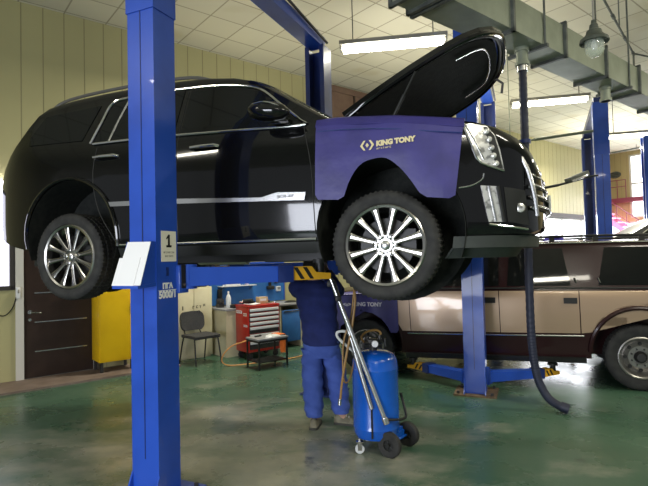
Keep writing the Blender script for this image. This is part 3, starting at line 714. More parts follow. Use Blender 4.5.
q = [(0, .018), (.013, 0), (0, -.018), (-.013, 0)]; e.prism(q, lambda a, b: fb(a, b, 0), lambda a, b: fb(a, b, .002))
e.build('cover_badge', M['gold'], fc)

# ---- two-tone vehicle behind
B2 = math.radians(159.5)
S2 = Shape([(-1.25, .86), (-1.2, .93), (-.9, .965), (0, .98), (3.3, .98), (3.9, .95), (4.15, .88), (4.25, .8)],
           [(.25, .92), (.34, .95), (.60, .99), (.70, 1.0), (.95, 1.0), (1.15, .985), (1.22, .96), (1.78, .84)],
           [(-1.25, 1.2), (-1.22, 1.45), (-1.12, 1.70), (-1.0, 1.76), (.5, 1.785), (1.8, 1.785), (2.15, 1.74), (2.75, 1.26), (2.85, 1.22), (3.8, 1.16), (4.1, 1.10), (4.25, .98)],
           [(-1.25, .45), (-.5, .40), (.45, .33), (2.8, .30), (3.9, .42), (4.25, .48)], .025)
sub = thing('car', 'beige and maroon two-tone long vehicle standing behind the lift at right', 'car', (4.03, 6.80, 0), B2)
xs2 = [-1.25, -1.22, -1.17, -1.12, -1.0, -.8, -.5, -.2, 0, .3, .6, 1.0, 1.4, 1.8, 1.95, 2.08, 2.15, 2.3, 2.45, 2.6, 2.75, 2.85, 3.1, 3.34, 3.6, 3.8, 3.95, 4.1, 4.18, 4.25]
link('body', S2.body(xs2, [(0, .44, .525), (3.34, .44, .50)]), M['maroon'], sub)
for sd in (-1, 1):
    fl = 1 if sd < 0 else -1
    steel_wheel(sub, 0, sd * .845, .385, flip=fl); steel_wheel(sub, 3.34, sd * .845, .385, flip=fl)
    cs = [(-.50, 1.165), (.62, 1.175)]
    # beige band in panels: rear quarter, rear door, front door, front wing
    arc = [(0 + .575 * math.cos(a), .44 + .575 * math.sin(a)) for a in [math.radians(d) for d in range(152, 20, -8)]]
    S2.patch([(-1.16, 1.175), (-1.16, .72), (-.52, .70)] + arc + [(.625, .66), (.632, 1.175)], sd, .004, .006, .1).build('side_panel', M['beige'], sub)
    S2.patch([(.642, 1.175), (.638, .66), (1.55, .645), (1.56, 1.172)], sd, .004, .006, .1).build('door_panel', M['beige'], sub)
    S2.patch([(1.57, 1.172), (1.56, .645), (2.70, .63), (2.72, 1.165)], sd, .004, .006, .1).build('door_panel', M['beige'], sub)
    arc2 = [(3.34 + .55 * math.cos(a), .44 + .55 * math.sin(a)) for a in [math.radians(d) for d in range(156, 22, -8)]]
    S2.patch([(2.73, 1.165), (2.71, .63), (2.82, .63)] + arc2 + [(4.1, .66), (4.1, 1.06)], sd, .004, .006, .1).build('side_panel', M['beige'], sub)
    S2.strip([(.60, .63), (1.5, .615), (2.75, .60)], .012, sd, .008).build('side_moulding', M['dchrome'], sub)
    for p in ([(-1.02, 1.24), (-1.0, 1.68), (.33, 1.70), (.42, 1.24)], [(.72, 1.235), (.80, 1.70), (1.42, 1.70), (1.46, 1.235)], [(1.56, 1.235), (1.55, 1.70), (2.02, 1.69), (2.48, 1.30), (2.46, 1.235)]):
        S2.patch(p, sd, .004, .008, .12).build('side_window', M['glass'], sub)
    S2.strip([(-1.1, 1.205), (.6, 1.208), (2.6, 1.20)], .010, sd, .004).build('belt_moulding', M['trimblack'], sub)
    for hx in (.735, 1.68): S2.patch([(hx - .075, 1.02), (hx + .075, 1.02), (hx + .075, 1.09), (hx - .075, 1.09)], sd, .014, .016, .1).build('door_handle', M['black'], sub)
    S2.patch([(.58, .30), (2.78, .27), (2.78, .335), (.58, .365)], sd, .06, .10, .2).build('running_board', M['trimblack'], sub)
    pts = [(0 + .535 * math.cos(a), .44 + .535 * math.sin(a)) for a in [PI * (.0 + i / 20) for i in range(21)]]
    e = MB(); e.tube([S2.on(a, b, sd, .012) for a, b in pts], .028, 8); e.build('arch_lip', M['maroon'], sub)
    e = MB(); pts = [S2.roof(x, sd * .84) + Vector((0, 0, dz)) for x, dz in ((-1.0, .03), (-.9, .055), (.4, .06), (1.6, .055), (1.75, .02))]; e.tube(sp(pts, 4), .016, 8)
    for x in (-.6, -.1, .4, .9, 1.4): c = S2.roof(x, sd * .84); e.bb((c.x - .03, c.y - .02, c.z - .005), (c.x + .03, c.y + .02, c.z + .05))
    e.build('roof_rail', M['trimblack'], sub)
    S2.strip([(-1.0, 1.745), (.5, 1.765), (1.8, 1.765)], .008, sd, .004).build('rain_gutter', M['dchrome'], sub)
    for hx in (.66, .40): S2.strip([(hx, 1.27), (hx + .02, 1.33)], .012, sd, .006).build('pillar_badge', M['chrome'], sub)
    S2.patch([(-1.18, .80), (-1.06, .80), (-1.06, 1.30), (-1.18, 1.30)], sd, .012, .02, .1).build('tail_light', M['tail'], sub)
e = MB()
for y in (-.4, .4): e.bb((-1.1, y - .05, .34), (4.0, y + .05, .44))
e.cyl((0, -.72, .385), (0, .72, .385), .05); e.cyl((3.34, -.72, .385), (3.34, .72, .385), .05); e.build('chassis_frame', M['trimblack'], sub)
e = MB(); e.grid(lambda u, v: S2.roof(2.16 + .57 * u, (v * 2 - 1) * .82) + Vector((.004, 0, .008)), 8, 8, .006); e.build('windscreen', M['wglass'], sub)
def c2wob(x, z): return .006 * math.sin(11 * x + 5 * z) + .008 * noise.noise(Vector((x * 5, z * 4, 4.7)))
arc3 = [(3.36 + .40 * math.cos(a), .46 + .43 * math.sin(a)) for a in [math.radians(d) for d in range(30, 151, 10)]]
COV2 = [(2.88, 1.16), (2.87, .64), (2.90, .60)] + arc3[::-1][0:0] + [(2.98, .60), (3.02, .68)] + arc3[::-1] + [(3.72, .62), (3.98, .62), (4.0, .66), (4.0, 1.08)]
fc2 = thing('fender_cover', 'purple padded fender cover on the beige vehicle\'s front wing behind the blue tank', 'fender cover', sub.location, B2, 'printed fender covers')
S2.patch(COV2, 1, .03, .010, .06, c2wob).build('cover_sheet', M['purple'], fc2, 60)
e = MB(); e.grid(lambda u, v: Vector((2.88 + 1.12 * u, S2.Y(2.88 + 1.12 * u, 1.14) + .03 - .2 * v, ip([(2.88, 1.16), (4.0, 1.08)], 2.88 + 1.12 * u) + .035 * math.sin(PI * min(v * 2, 1)) + .012)), 12, 5, .01); e.build('cover_flap', M['purple'], fc2, 60)
text_on('cover_lettering', 'KING TONY', .075, lambda u, v, w_: S2.on(3.30 - u, .985 + v, 1, .037 + c2wob(3.30 - u, .985 + v) + w_), M['paleprint'], fc2, .003)
text_on('cover_badge', '<o>', .07, lambda u, v, w_: S2.on(3.60 - u, .98 + v, 1, .037 + c2wob(3.6 - u, .98 + v) + w_), M['paleprint'], fc2, .003)
def on2(x, y, z): return sub.matrix_basis @ Vector((x, y, z))
r = thing('cloth', 'crumpled violet-blue cloth on the beige vehicle\'s roof near the dark hose', 'cloth', (4.03 + .87 * math.cos(B2) - .60 * math.sin(B2), 6.80 + .87 * math.sin(B2) + .60 * math.cos(B2), 1.806), B2)
e = MB(); e.lathe([(.0, .07), (.05, .068), (.085, .05), (.10, .02), (.105, 0), (0, 0)], 18); 
for v in e.bm.verts: v.co.x *= 1.15; v.co += Vector((0, 0, .012 * noise.noise(v.co * 14))) if v.co.z > .01 else Vector()
e.build('folds', mat('violet_cloth', (.09, .07, .50), .8), r)

# ---- dark saloon raised far right: only its roof shows over the two-tone vehicle
S3 = Shape([(-.9, .7), (-.8, .84), (0, .89), (2.7, .89), (3.4, .84), (3.6, .65)], [(.2, .93), (.5, 1.), (.85, .98), (.95, .94), (1.45, .70)],
           [(-.9, .85), (-.75, .98), (-.3, 1.04), (.3, 1.38), (.8, 1.44), (1.3, 1.43), (1.7, 1.33), (2.2, 1.04), (2.4, 1.0), (3.2, .85), (3.5, .74), (3.6, .6)], [(-.9, .4), (-.5, .25), (3.2, .22), (3.6, .4)], .02)
SA = math.radians(164)
sal = thing('car', 'dark grey saloon raised at the right edge, only its arched roof showing', 'car', (8.3, 9.8, .95), SA)
xs3 = [-.9, -.8, -.6, -.3, 0, .3, .55, .8, 1.05, 1.3, 1.5, 1.7, 1.95, 2.2, 2.4, 2.7, 3.0, 3.2, 3.4, 3.5, 3.6]
link('body', S3.body(xs3, [(0, .31, .36), (2.65, .31, .36)], .4), M['silver'], sal)
for sd in (-1, 1):
    for x in (0, 2.65):
        e = MB(); e.lathe([(0, .085), (.19, .085), (.20, .10), (.22, .105), (.29, .10), (.31, .07), (.31, -.07), (.29, -.1), (0, -.1)], 36, Matrix.Translation((x, sd * .76, .31)) @ (RY if sd < 0 else RY.inverted())); e.build('wheel', M['rubber'], sal)
    S3.patch([(-.2, 1.0), (.3, 1.28), (.8, 1.365), (1.25, 1.355), (1.6, 1.28), (2.0, 1.04), (1.9, .96), (0, .96)], sd, .004, .008, .12).build('side_window', M['glass'], sal)
    S3.strip([(-.25, 1.0), (.3, 1.30), (.8, 1.385), (1.25, 1.375), (1.62, 1.295), (2.04, 1.03)], .012, sd, .006).build('window_trim', M['chrome'], sal)

# ------------------------------------------------------------------ two-post lifts
def hazard(e_y, bands, a, b, wd, z0, z1, n=2):
    """arm end: yellow block with slanted black bands on both sides"""
    a = Vector(a); b = Vector(b); d = (b - a); L_ = d.length; d.normalize(); s = Vector((-d.y, d.x, 0))
    def P(u, v, z): q = a + d * u + s * v; return Vector((q.x, q.y, z))
    for k in (-1, 1):
        pass
    poly = [(0, z0), (L_, z0), (L_, z0 + (z1 - z0) * .45), (L_ * .62, z0 + (z1 - z0) * .55), (L_ * .50, z1), (0, z1)]
    e_y.prism(poly, lambda u, z: P(u, -wd / 2, z), lambda u, z: P(u, wd / 2, z))
    for i in range(n):
        u = L_ * (.03 + .24 * i); w_ = L_ * .10; sl = (z1 - z0) * .55
        for k in (-1, 1):
            q = [(u + sl, z0 + .008), (u + sl + w_, z0 + .008), (u + w_, z1 - .006), (u, z1 - .006)]
            f_ = MB(); bands.append(f_); f_.prism(q, lambda u_, z: P(u_, k * wd / 2, z), lambda u_, z: P(u_, k * (wd / 2 + .0025), z))

def beam_seg(e, a, b, w0, w1, z0, z1, z0b=None, z1b=None):
    a = Vector(a); b = Vector(b); d = (b - a).normalized(); s = Vector((-d.y, d.x, 0)); z0b = z0 if z0b is None else z0b; z1b = z1 if z1b is None else z1b
    v = [a - s * w0 / 2, a + s * w0 / 2, b + s * w1 / 2, b - s * w1 / 2]; zz = [(z0, z1), (z0, z1), (z0b, z1b), (z0b, z1b)]
    lo = [Vector((p.x, p.y, z[0])) for p, z in zip(v, zz)]; hi = [Vector((p.x, p.y, z[1])) for p, z in zip(v, zz)]
    e._add(lo + hi, [(3, 2, 1, 0), (4, 5, 6, 7), (0, 1, 5, 4), (1, 2, 6, 5), (2, 3, 7, 6), (3, 0, 4, 7)]); return e

def lift_column(root, c, ang, h, m, zseam=3.42, wd=.238, dp=.215, z0=.02):
    """C-shaped post; local +y (ang) is its open side"""
    R = Matrix.Translation(c) @ Matrix.Rotation(ang - PI / 2, 4, 'Z'); R3 = R.to_3x3()
    def bx(e, lo, hi): 
        q = [(a + b) / 2 for a, b in zip(lo, hi)]; e.box(R @ Vector(q), [abs(b - a) for a, b in zip(lo, hi)], R3)
    e = MB(); t = .014
    def shell(e, g, za, zb):
        w2, d2 = wd / 2 + g, dp / 2 + g
        poly = [(-w2, -d2), (w2, -d2), (w2, d2), (w2 * .55, d2), (w2 * .55, d2 - t), (w2 - t, d2 - t), (w2 - t, -d2 + t), (-w2 + t, -d2 + t), (-w2 + t, d2 - t), (-w2 * .55, d2 - t), (-w2 * .55, d2), (-w2, d2)]
        e.prism(poly, lambda a, b: R @ Vector((a, b, za)), lambda a, b: R @ Vector((a, b, zb)))
    shell(e, 0, z0, zseam + .05); shell(e, .008, zseam, h)
    col = e.build('column', m, root, 30)
    e = MB(); bx(e, (-.004, -dp / 2 - .003, .3), (.004, -dp / 2, zseam)); e.build('web_seam', M['navy'], col)
    e = MB(); e.cyl(R @ Vector((wd / 2 + .006, .02, zseam + .16)), R @ Vector((wd / 2 + .02, .02, zseam + .16)), .016, n=10); e.build('bolt', M['white'], col)
    e = MB(); bx(e, (-.24, -.19, 0), (.24, .24, .02)); 
    pl = e.build('base_plate', M['rust'] if abs(root.location.x - 1.77) < .2 else m, root)
    for x in (-wd / 2 - .006, wd / 2 - .006):
        e = MB(); q = [(-dp / 2, .02), (-dp / 2 - .07, .02), (-dp / 2 - .07, .04), (-dp / 2, .20)]
        e.prism(q, lambda a, b: R @ Vector((x, a, b)), lambda a, b: R @ Vector((x + .012, a, b))); e.build('gusset', m, root)
    e = MB()
    for x in (-.19, .19):
        for y in (-.15, .19): e.cyl(R @ Vector((x, y, .02)), R @ Vector((x, y, .05)), .016, n=6)
    e.build('anchor_bolt', M['steel'], root)
    return R

def lift(name, label, near, far, h, zc, mats, arms, group=None):
    near = Vector(near); far = Vector(far); root = thing(name, label, 'car lift', (near.x, near.y, 0), 0, group)
    o = Vector((near.x, near.y, 0)); d = far - near; ang = math.atan2(d.y, d.x); inv = lambda p: Vector(p) - o
    for c, a, m in ((near, ang, mats[0]), (far, ang + PI, mats[1])):
        R = lift_column(root, inv((c.x, c.y, 0)), a, h, m); R3 = R.to_3x3()
        e = MB(); e.box(R @ Vector((0, .02, zc)), (.20, .16, .60), R3); e.box(R @ Vector((0, .14, zc - .02)), (.30, .10, .20), R3, .006)
        cg = e.build('carriage', m, root)
        for x in (.152, -.152):
            e = MB(); e.box(R @ Vector((x, .13, zc)), (.004, .045, .17), R3); e.build('slot', M['black'], cg)
            e = MB(); e.cyl(R @ Vector((x * 1.02, .13, zc - .06)), R @ Vector((x * 1.08, .13, zc - .06)), .010, n=10); e.build('slot_bolt', M['chrome'], cg)
    e = MB(); beam_seg(e, inv((near.x, near.y, 0)), inv((far.x, far.y, 0)), .2, .2, h - .01, h + .12)
    bm_ = e.build('crossbeam', mats[2], root)
    e = MB(); q = (near + far) / 2; s = Vector((-d.y, d.x)).normalized() * .13; 
    e.tube([inv((near.x - s.x, near.y - s.y, h + .05)), inv((q.x - s.x, q.y - s.y, h + .16)), inv((far.x - s.x, far.y - s.y, h + .05))], .016, 8); e.build('cable_pipe', M['black'], bm_)
    for a, k, b, z0, z1 in arms:
        e = MB(); A = inv((a[0], a[1], 0)); K = inv((k[0], k[1], 0)); B = inv((b[0], b[1], 0))
        beam_seg(e, A, K, .15, .12, z0, z1, z0 + .005, z1 - .015); e.cyl((A.x, A.y, z0 - .02), (A.x, A.y, z1 + .02), .07)
        ar = e.build('swing_arm', M['blue'], root)
        e = MB(); beam_seg(e, A.lerp(K, .84), K, .155, .14, z0 - .004, z1 - .004); e.build('arm_collar', M['navy'], ar)
        e = MB(); f = []; hazard(e, f, K, B, .11, z0 + .01, z1 - .02); e.build('arm_end', M['yellow'], ar)
        for f_ in f: f_.build('hazard_band', M['black'], ar)
        e = MB(); c = B.lerp(K, .22); e.cyl((c.x, c.y, z0 + .03), (c.x, c.y, z1 + .02), .035); e.cyl((c.x, c.y, z1 + .005), (c.x, c.y, z1 + .035), .06); e.build('lift_pad', M['trimblack'], ar)
    return root, ang

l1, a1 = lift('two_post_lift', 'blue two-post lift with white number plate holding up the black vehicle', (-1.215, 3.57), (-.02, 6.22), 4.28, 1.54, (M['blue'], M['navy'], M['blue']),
    [((-1.02, 3.72), (-.28, 4.09), (.03, 4.21), 1.465, 1.605), ((-1.28, 3.78), (-1.68, 4.35), (-1.85, 4.60), 1.465, 1.605),
     ((.10, 6.02), (.60, 5.65), (.80, 5.48), 1.465, 1.605), ((-.16, 6.08), (-1.10, 5.75), (-1.36, 5.62), 1.465, 1.605)], 'blue two-post lifts')
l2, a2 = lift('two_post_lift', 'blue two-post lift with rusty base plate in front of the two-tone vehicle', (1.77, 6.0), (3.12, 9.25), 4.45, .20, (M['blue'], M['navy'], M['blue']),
    [((1.70, 6.16), (1.32, 6.72), (1.15, 6.95), .11, .225), ((1.94, 6.12), (2.66, 6.25), (2.90, 6.38), .11, .225), ((3.0, 9.05), (2.4, 8.6), (2.2, 8.4), .11, .225), ((3.3, 9.1), (3.9, 8.5), (4.1, 8.25), .11, .225)], 'blue two-post lifts')
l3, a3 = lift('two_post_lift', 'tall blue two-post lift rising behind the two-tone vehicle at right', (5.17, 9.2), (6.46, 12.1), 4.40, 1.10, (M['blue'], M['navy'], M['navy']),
    [((5.35, 9.33), (6.0, 9.65), (6.3, 9.85), 1.03, 1.15), ((5.1, 9.35), (5.2, 9.9), (5.35, 10.15), 1.03, 1.15), ((6.36, 11.95), (6.1, 11.5), (6.0, 11.2), 1.03, 1.15), ((6.66, 11.9), (7.35, 11.4), (7.5, 11.2), 1.03, 1.15)], 'blue two-post lifts')
r = thing('lift_column', 'blue lift column cut by the right picture edge beside the bright window', 'lift column', (7.86, 12.0, 0), 0)
lift_column(r, Vector((0, 0, 0)), PI * .9, 4.4, M['blue'])
# fittings on the near post: number plate, lettering, document tray
d1 = Vector((math.cos(a1), math.sin(a1), 0)); x1 = Vector((d1.y, -d1.x, 0))     # x1 points to the viewer's right
PC = Vector((0, 0, 0))
def side_face(u, v, w_): return PC + x1 * (.119 + .001 + w_) + d1 * u + Vector((0, 0, v))       # right-hand face of the near post, u runs away from the viewer
e = MB(); e.prism([(-.075, 1.65), (.075, 1.65), (.075, 1.865), (-.075, 1.865)], lambda a, b: side_face(a + .015, b, 0), lambda a, b: side_face(a + .015, b, .003)); npl = e.build('number_plate', M['cream'], l1)
e = MB()
for q in ([(-.009, -.04), (.011, -.04), (.011, .045), (-.006, .045)], [(-.024, -.045), (.027, -.045), (.027, -.03), (-.024, -.03)], [(-.026, .018), (-.02, .01), (0, .03), (-.003, .045)]):
    e.prism(q, lambda a, b: side_face(a + .013, 1.795 + b, .0035), lambda a, b: side_face(a + .013, 1.795 + b, .005))
e.build('plate_number', M['black'], npl)
e = MB()
for z, us in ((1.714, (-.048, -.036, -.024, -.012, .0, .012, .024, .036, .048)), (1.688, (-.034, -.022, -.010, .004, .016, .028, .040))):
    for i, u in enumerate(us): marks(e, u, z, .009, .012, lambda a_, b_, w_: side_face(a_ + .012, b_, .0035 + w_), i)
e.build('plate_note', M['fixture'], npl)
text_on('capacity_lettering', 'ПГА', .05, lambda u, v, w_: side_face(u, 1.478 + v, .001 + w_), M['white'], l1, .003)
text_on('capacity_lettering', '5000/1', .07, lambda u, v, w_: side_face(u * .9, 1.418 + v, .001 + w_), M['white'], l1, .003)
e = MB(); e.prism([(-.09, 1.448), (.105, 1.448), (.105, 1.452), (-.09, 1.452)], lambda a, b: side_face(a, b, 0), lambda a, b: side_face(a, b, .002)); e.build('letter_line', M['white'], l1)
e = MB(); e.prism([(-.012, 1.55), (.012, 1.55), (.012, 1.61), (-.012, 1.61)], lambda a, b: side_face(a, b, 0), lambda a, b: side_face(a, b, .002)); e.build('tape_mark', M['navy'], l1)
def front(u, v, w_): return PC + x1 * u - d1 * (.1075 + w_) + Vector((0, 0, v))     # outer face of the near post
e = MB(); e.prism([(0, 1.51), (.135, 1.495), (.135, 1.52), (.045, 1.79), (0, 1.79)], lambda w_, z: front(-.10, z, w_), lambda w_, z: front(.110, z, w_)); e.prism([(0, 1.485), (.165, 1.475), (.165, 1.494), (0, 1.51)], lambda w_, z: front(-.115, z, w_), lambda w_, z: front(.115, z, w_))
tr = e.build('document_tray', M['blue'], l1)
r = thing('paper_sheet', 'white paper sheets leaning on the tray of the near blue post', 'paper', l1.location)
def pp(a, b, k): return front(a, 1.497 + b * .92, .143 + k - .31 * b)
e = MB(); e.prism([(-.118, 0), (.115, .0), (.118, .315), (-.09, .32)], lambda a, b: pp(a, b, 0), lambda a, b: pp(a, b, .004)); e.build('sheet', M['white'], r)
e = MB(); e.prism([(-.135, -.002), (.06, -.002), (.065, .20), (-.125, .20)], lambda a, b: pp(a, b, .005), lambda a, b: pp(a, b, .008)); e.build('sheet', M['white'], r)

# ------------------------------------------------------------------ waste-oil drainer
TX, TY_ = .415, 4.36
tk = thing('oil_drainer', 'blue wheeled waste-oil tank under the black vehicle\'s front wheel', 'oil drainer', (TX, TY_, 0))
e = MB(); e.lathe([(0, .105), (.12, .105), (.175, .12), (.196, .16), (.198, .20), (.200, .205), (.198, .21), (.198, .69), (.200, .695), (.198, .70), (.19, .765), (.165, .81), (.11, .838), (.045, .845), (0, .845)], 48); e.build('tank', M['tankblue'], tk, 40)
e = MB()
for t in ((.13, -.245, .09), (.30, .05, .09)): pass
axv = Vector((.17, .30, 0)).normalized()
wa, wb = Vector((.085, -.20, .10)), Vector((.275, .05, .10))
for p in (wa, wb):
    ax = (wb - wa).normalized(); q = Vector((0, 0, 1)).rotation_difference(ax).to_matrix().to_4x4()
    e = MB(); e.lathe([(.045, -.026), (.095, -.026), (.103, -.018), (.103, .018), (.095, .026), (.045, .026)], 32, Matrix.Translation(p) @ q, True); wl_ = e.build('wheel', M['rubber'], tk)
    e = MB(); e.lathe([(0, -.012), (.048, -.012), (.048, .012), (0, .012)], 20, Matrix.Translation(p) @ q); e.lathe([(0, -.034), (.016, -.034), (.016, .034), (0, .034)], 12, Matrix.Translation(p) @ q)
    for k in range(5):
        a = 2 * PI * k / 5; u = Vector((math.cos(a), math.sin(a), 0)); e.cyl(Matrix.Translation(p) @ q @ (u * .014 + Vector((0, 0, -.014))), Matrix.Translation(p) @ q @ (u * .048 + Vector((0, 0, -.014))), .006, n=6)
    e.build('wheel_hub', M['trimblack'], wl_)
e = MB(); e.cyl(wa - ax * .03, wb + ax * .03, .011); e.box((.15, -.04, .16), (.20, .05, .035), Matrix.Rotation(math.atan2(ax.y, ax.x), 3, 'Z')); e.box((.16, -.06, .125), (.05, .20, .06), Matrix.Rotation(math.atan2(ax.y, ax.x) - PI / 2, 3, 'Z')); e.build('axle_bracket', M['tankblue'], tk)
for (cx, cy) in ((-.155, -.11), (-.06, .17)):
    e = MB(); e.lathe([(0, -.012), (.036, -.012), (.04, -.006), (.04, .006), (.036, .012), (0, .012)], 20, Matrix.Translation((cx, cy, .04)) @ RY); ct = e.build('caster', M['paleplas'], tk)
    e = MB(); e.box((cx, cy - .016, .065), (.035, .004, .07)); e.box((cx, cy + .016, .065), (.035, .004, .07)); e.box((cx, cy, .10), (.06, .05, .008)); e.cyl((cx, cy, .10), (cx, cy, .13), .012); e.build('caster_fork', M['dchrome'], ct)
e = MB(); e.tube(sp([(-.12, -.02, .80), (-.19, -.06, .85), (-.30, -.08, .95), (-.325, -.08, 1.0), (-.30, -.08, 1.02), (-.23, -.07, 1.01), (-.19, -.05, .93), (-.13, .0, .84)], 5), .012, 8); e.build('push_handle', M['paleplas'], tk)
# valve head with gauge and yellow loop
e = MB(); e.cyl((-.01, 0, .84), (-.01, 0, .90), .035); e.cyl((-.09, -.02, .91), (.07, .02, .91), .022); e.box((-.01, 0, .915), (.09, .07, .05), None, .01); e.cyl((.05, .01, .90), (.05, .01, .97), .016); e.cyl((-.06, -.01, .90), (-.06, -.01, .96), .018)
vh = e.build('valve_head', M['steel'], tk)
e = MB(); q = Matrix.Translation((-.0, -.06, .905)) @ RY; e.lathe([(0, .02), (.024, .02), (.028, .016), (.028, -.01), (0, -.01)], 20, q); e.build('gauge', M['white'], vh)
e = MB(); e.cyl((.095, -.01, .875), (.095, -.01, .94), .014); e.build('drain_tap', M['black'], vh)
e = MB(); e.tube(sp([(-.09, -.02, .91), (-.11, -.02, .96), (-.06, -.0, 1.0), (.02, .02, 1.01), (.06, .02, .985), (.05, .01, .95)], 5), .010, 8); e.build('hose_loop', M['hosebrown'], vh)
# bracket bands and the tilted silver tubes
e = MB(); e.box((-.055, -.196, .27), (.014, .012, .24)); e.tube(sp([(.05, -.20, .31), (.14, -.19, .30), (.22, -.13, .29), (.25, -.05, .30), (.235, .02, .40), (.22, .03, .46)], 5), .011, 8); e.build('support_hook', M['black'], tk)
t0 = Vector((.055, -.225, .30)); t1 = Vector((-.375, -.16, 1.50))
e = MB(); e.cyl(t0, t1, .019); e.cyl(t0 - (t1 - t0).normalized() * .02, t0 + (t1 - t0).normalized() * .03, .027); e.build('suction_tube', M['tube'], tk)
u0 = Vector((-.055, -.21, .40)); u1 = Vector((-.34, -.13, 1.46))
e = MB(); e.cyl(u0, u0.lerp(u1, .42), .019); e.cyl(u0.lerp(u1, .40), u1, .014); e.build('suction_tube', M['dchrome'], tk)
e = MB(); e.box(t1.lerp(u1, .5) + Vector((0, 0, -.05)), (.08, .07, .05), None, .01); e.build('tube_clamp', M['trimblack'], tk)
e = MB(); e.box(t1.lerp(t0, .16), (.05, .05, .05), None, .01); e.build('tube_clamp', M['trimblack'], tk)
e = MB(); e.tube(sp([(-.17, -.12, 1.38), (-.165, -.15, 1.28), (-.20, -.17, 1.06), (-.245, -.17, .86), (-.29, -.16, .62), (-.31, -.15, .46)], 6), .010, 8); e.build('drain_hose', M['hosebrown'], tk)
e = MB(); e.tube(sp([(-.17, -.12, 1.38), (-.20, -.10, 1.15), (-.265, -.10, .95), (-.28, -.10, .75), (-.27, -.1, .60), (-.22, -.07, .62), (-.17, -.03, .80)], 6), .007, 8); e.build('drain_hose', M['hosebrown'], tk)
e = MB(); e.cyl((-.31, -.15, .47), (-.315, -.15, .42), .016); e.build('hose_nozzle', M['dchrome'], tk)

# ------------------------------------------------------------------ mechanic
def skin_mesh(verts, edges, radii, root=0, sub=2, name='m'):
    me = bpy.data.meshes.new(name); me.from_pydata(verts, edges, []); o = bpy.data.objects.new('t', me); COL.objects.link(o)
    md = o.modifiers.new('s', 'SKIN'); md.use_smooth_shade = True
    for i, r_ in enumerate(radii):
        sv = me.skin_vertices[0].data[i]; sv.radius = r_ if isinstance(r_, tuple) else (r_, r_); sv.use_root = (i == root)
    sd = o.modifiers.new('u', 'SUBSURF'); sd.levels = sub; sd.render_levels = sub
    r_ = evaluated(o); bpy.data.objects.remove(o); r_.shade_smooth(); return r_
class Sk:
    def __init__(s): s.v, s.e, s.r = [], [], []
    def p(s, c, r, par=None):
        s.v.append(Vector(c)); s.r.append(r); i = len(s.v) - 1
        if par is not None: s.e.append((par, i))
        return i
    def chain(s, par, *pr):
        for c, r in pr: par = s.p(c, r, par)
        return par
    def mesh(s, root=0, sub=2): return skin_mesh(s.v, s.e, s.r, root, sub)
# person frame: local x to the figure's right as the viewer sees it, local y away from the viewer
pe = thing('person', 'person in blue work overalls standing under the black vehicle with arms raised', 'person', (-.02, 4.92, 0), math.radians(0))
body = Sk()
pv = body.p((-.03, .05, .90), (.12, .09)); ch = body.chain(pv, ((-.05, .05, 1.06), (.115, .085)), ((-.07, .06, 1.25), (.14, .10))); nk = body.chain(ch, ((-.085, .07, 1.385), (.075, .07)), ((-.095, .075, 1.45), .052), ((-.105, .09, 1.51), (.068, .075)), ((-.11, .10, 1.575), (.072, .082)), ((-.11, .095, 1.625), (.05, .06)))
FT = {}
for sd, hip, kn, an, toe in ((-1, (-.125, .05, .86), (-.125, .0, .48), (-.115, .0, .09), (-.09, .14, .035)), (1, (.055, .05, .86), (.115, .08, .48), (.155, .09, .09), (.27, .05, .035))):
    k = body.chain(pv, (hip, .085), (kn, .055), (an, .04)); body.chain(k, (Vector(an).lerp(Vector(toe), .4) + Vector((0, 0, -.025)), .035), (toe, .028)); FT[sd] = (hip, kn, an, toe)
ARM = {-1: ((-.265, .08, 1.36), (-.27, .30, 1.31), (-.17, .46, 1.50)), 1: ((.10, .08, 1.36), (.155, .27, 1.31), (.05, .44, 1.50))}
HAND = {}
for sd, (sh, el, wr) in ARM.items():
    sh, el, wr = map(Vector, (sh, el, wr)); a = body.chain(ch, (sh, .06), (el, .043), (wr, .028)); d = (wr - el).normalized(); side = Vector((sd, 0, 0)); pn = d.cross(side).normalized()
    palm = body.p(wr + d * .045, (.036, .018), a); kn_ = body.p(wr + d * .085, (.038, .016), palm)
    for f in range(4):
        off = side * (.030 - .020 * f); ln = (.060, .072, .068, .052)[f]; base = wr + d * .088 + off
        b0 = body.p(base, .0088, kn_); body.chain(b0, (base + d * ln * .5 - pn * .008, .0082), (base + d * ln * .8 - pn * .028, .0078), (base + d * ln * .85 - pn * .05, .0068))
    tb = wr + d * .03 - side * .030; t_ = body.p(tb, .011, palm); body.chain(t_, (tb - side * .022 + d * .025, .0095), (tb - side * .026 + d * .052 - pn * .012, .008))
bo = link('body', body.mesh(), M['skin'], pe)
# face on the far side of the head
e = MB(); hc = Vector((-.11, .10, 1.555))
e.lathe([(0, .03), (.012, .018), (.016, 0), (.010, -.004)], 10, Matrix.Translation(hc + Vector((0, .075, -.01))) @ Matrix.Rotation(-PI / 2, 4, 'X')); 
for s_ in (-1, 1): e.lathe([(0, .010), (.018, .008), (.026, 0), (.018, -.006), (0, -.008)], 12, Matrix.Translation(hc + Vector((s_ * .074, -.005, -.01))) @ Matrix.Rotation(s_ * PI / 2, 4, 'Y'))
e.build('ear', M['skin'], bo)
e = MB()
for s_ in (-1, 1): e.lathe([(0, .012), (.009, .008), (.012, 0), (0, -.004)], 12, Matrix.Translation(hc + Vector((s_ * .03, .072, .012))) @ Matrix.Rotation(-PI / 2, 4, 'X'))
e.build('eye', M['white'], bo)
e = MB(); e.box(hc + Vector((0, .078, -.048)), (.045, .012, .010), None, .004); e.build('mouth', mat('lips', (.40, .16, .13), .5), bo)
e = MB(); hq = Matrix.Translation(hc + Vector((0, -.012, .022))) @ Matrix.Rotation(math.radians(14), 4, 'X') @ Matrix.Diagonal((.086, .100, .098, 1))
e.lathe([(math.cos(a), math.sin(a)) for a in [math.radians(-38 + 8 * i) for i in range(17)]], 28, hq)
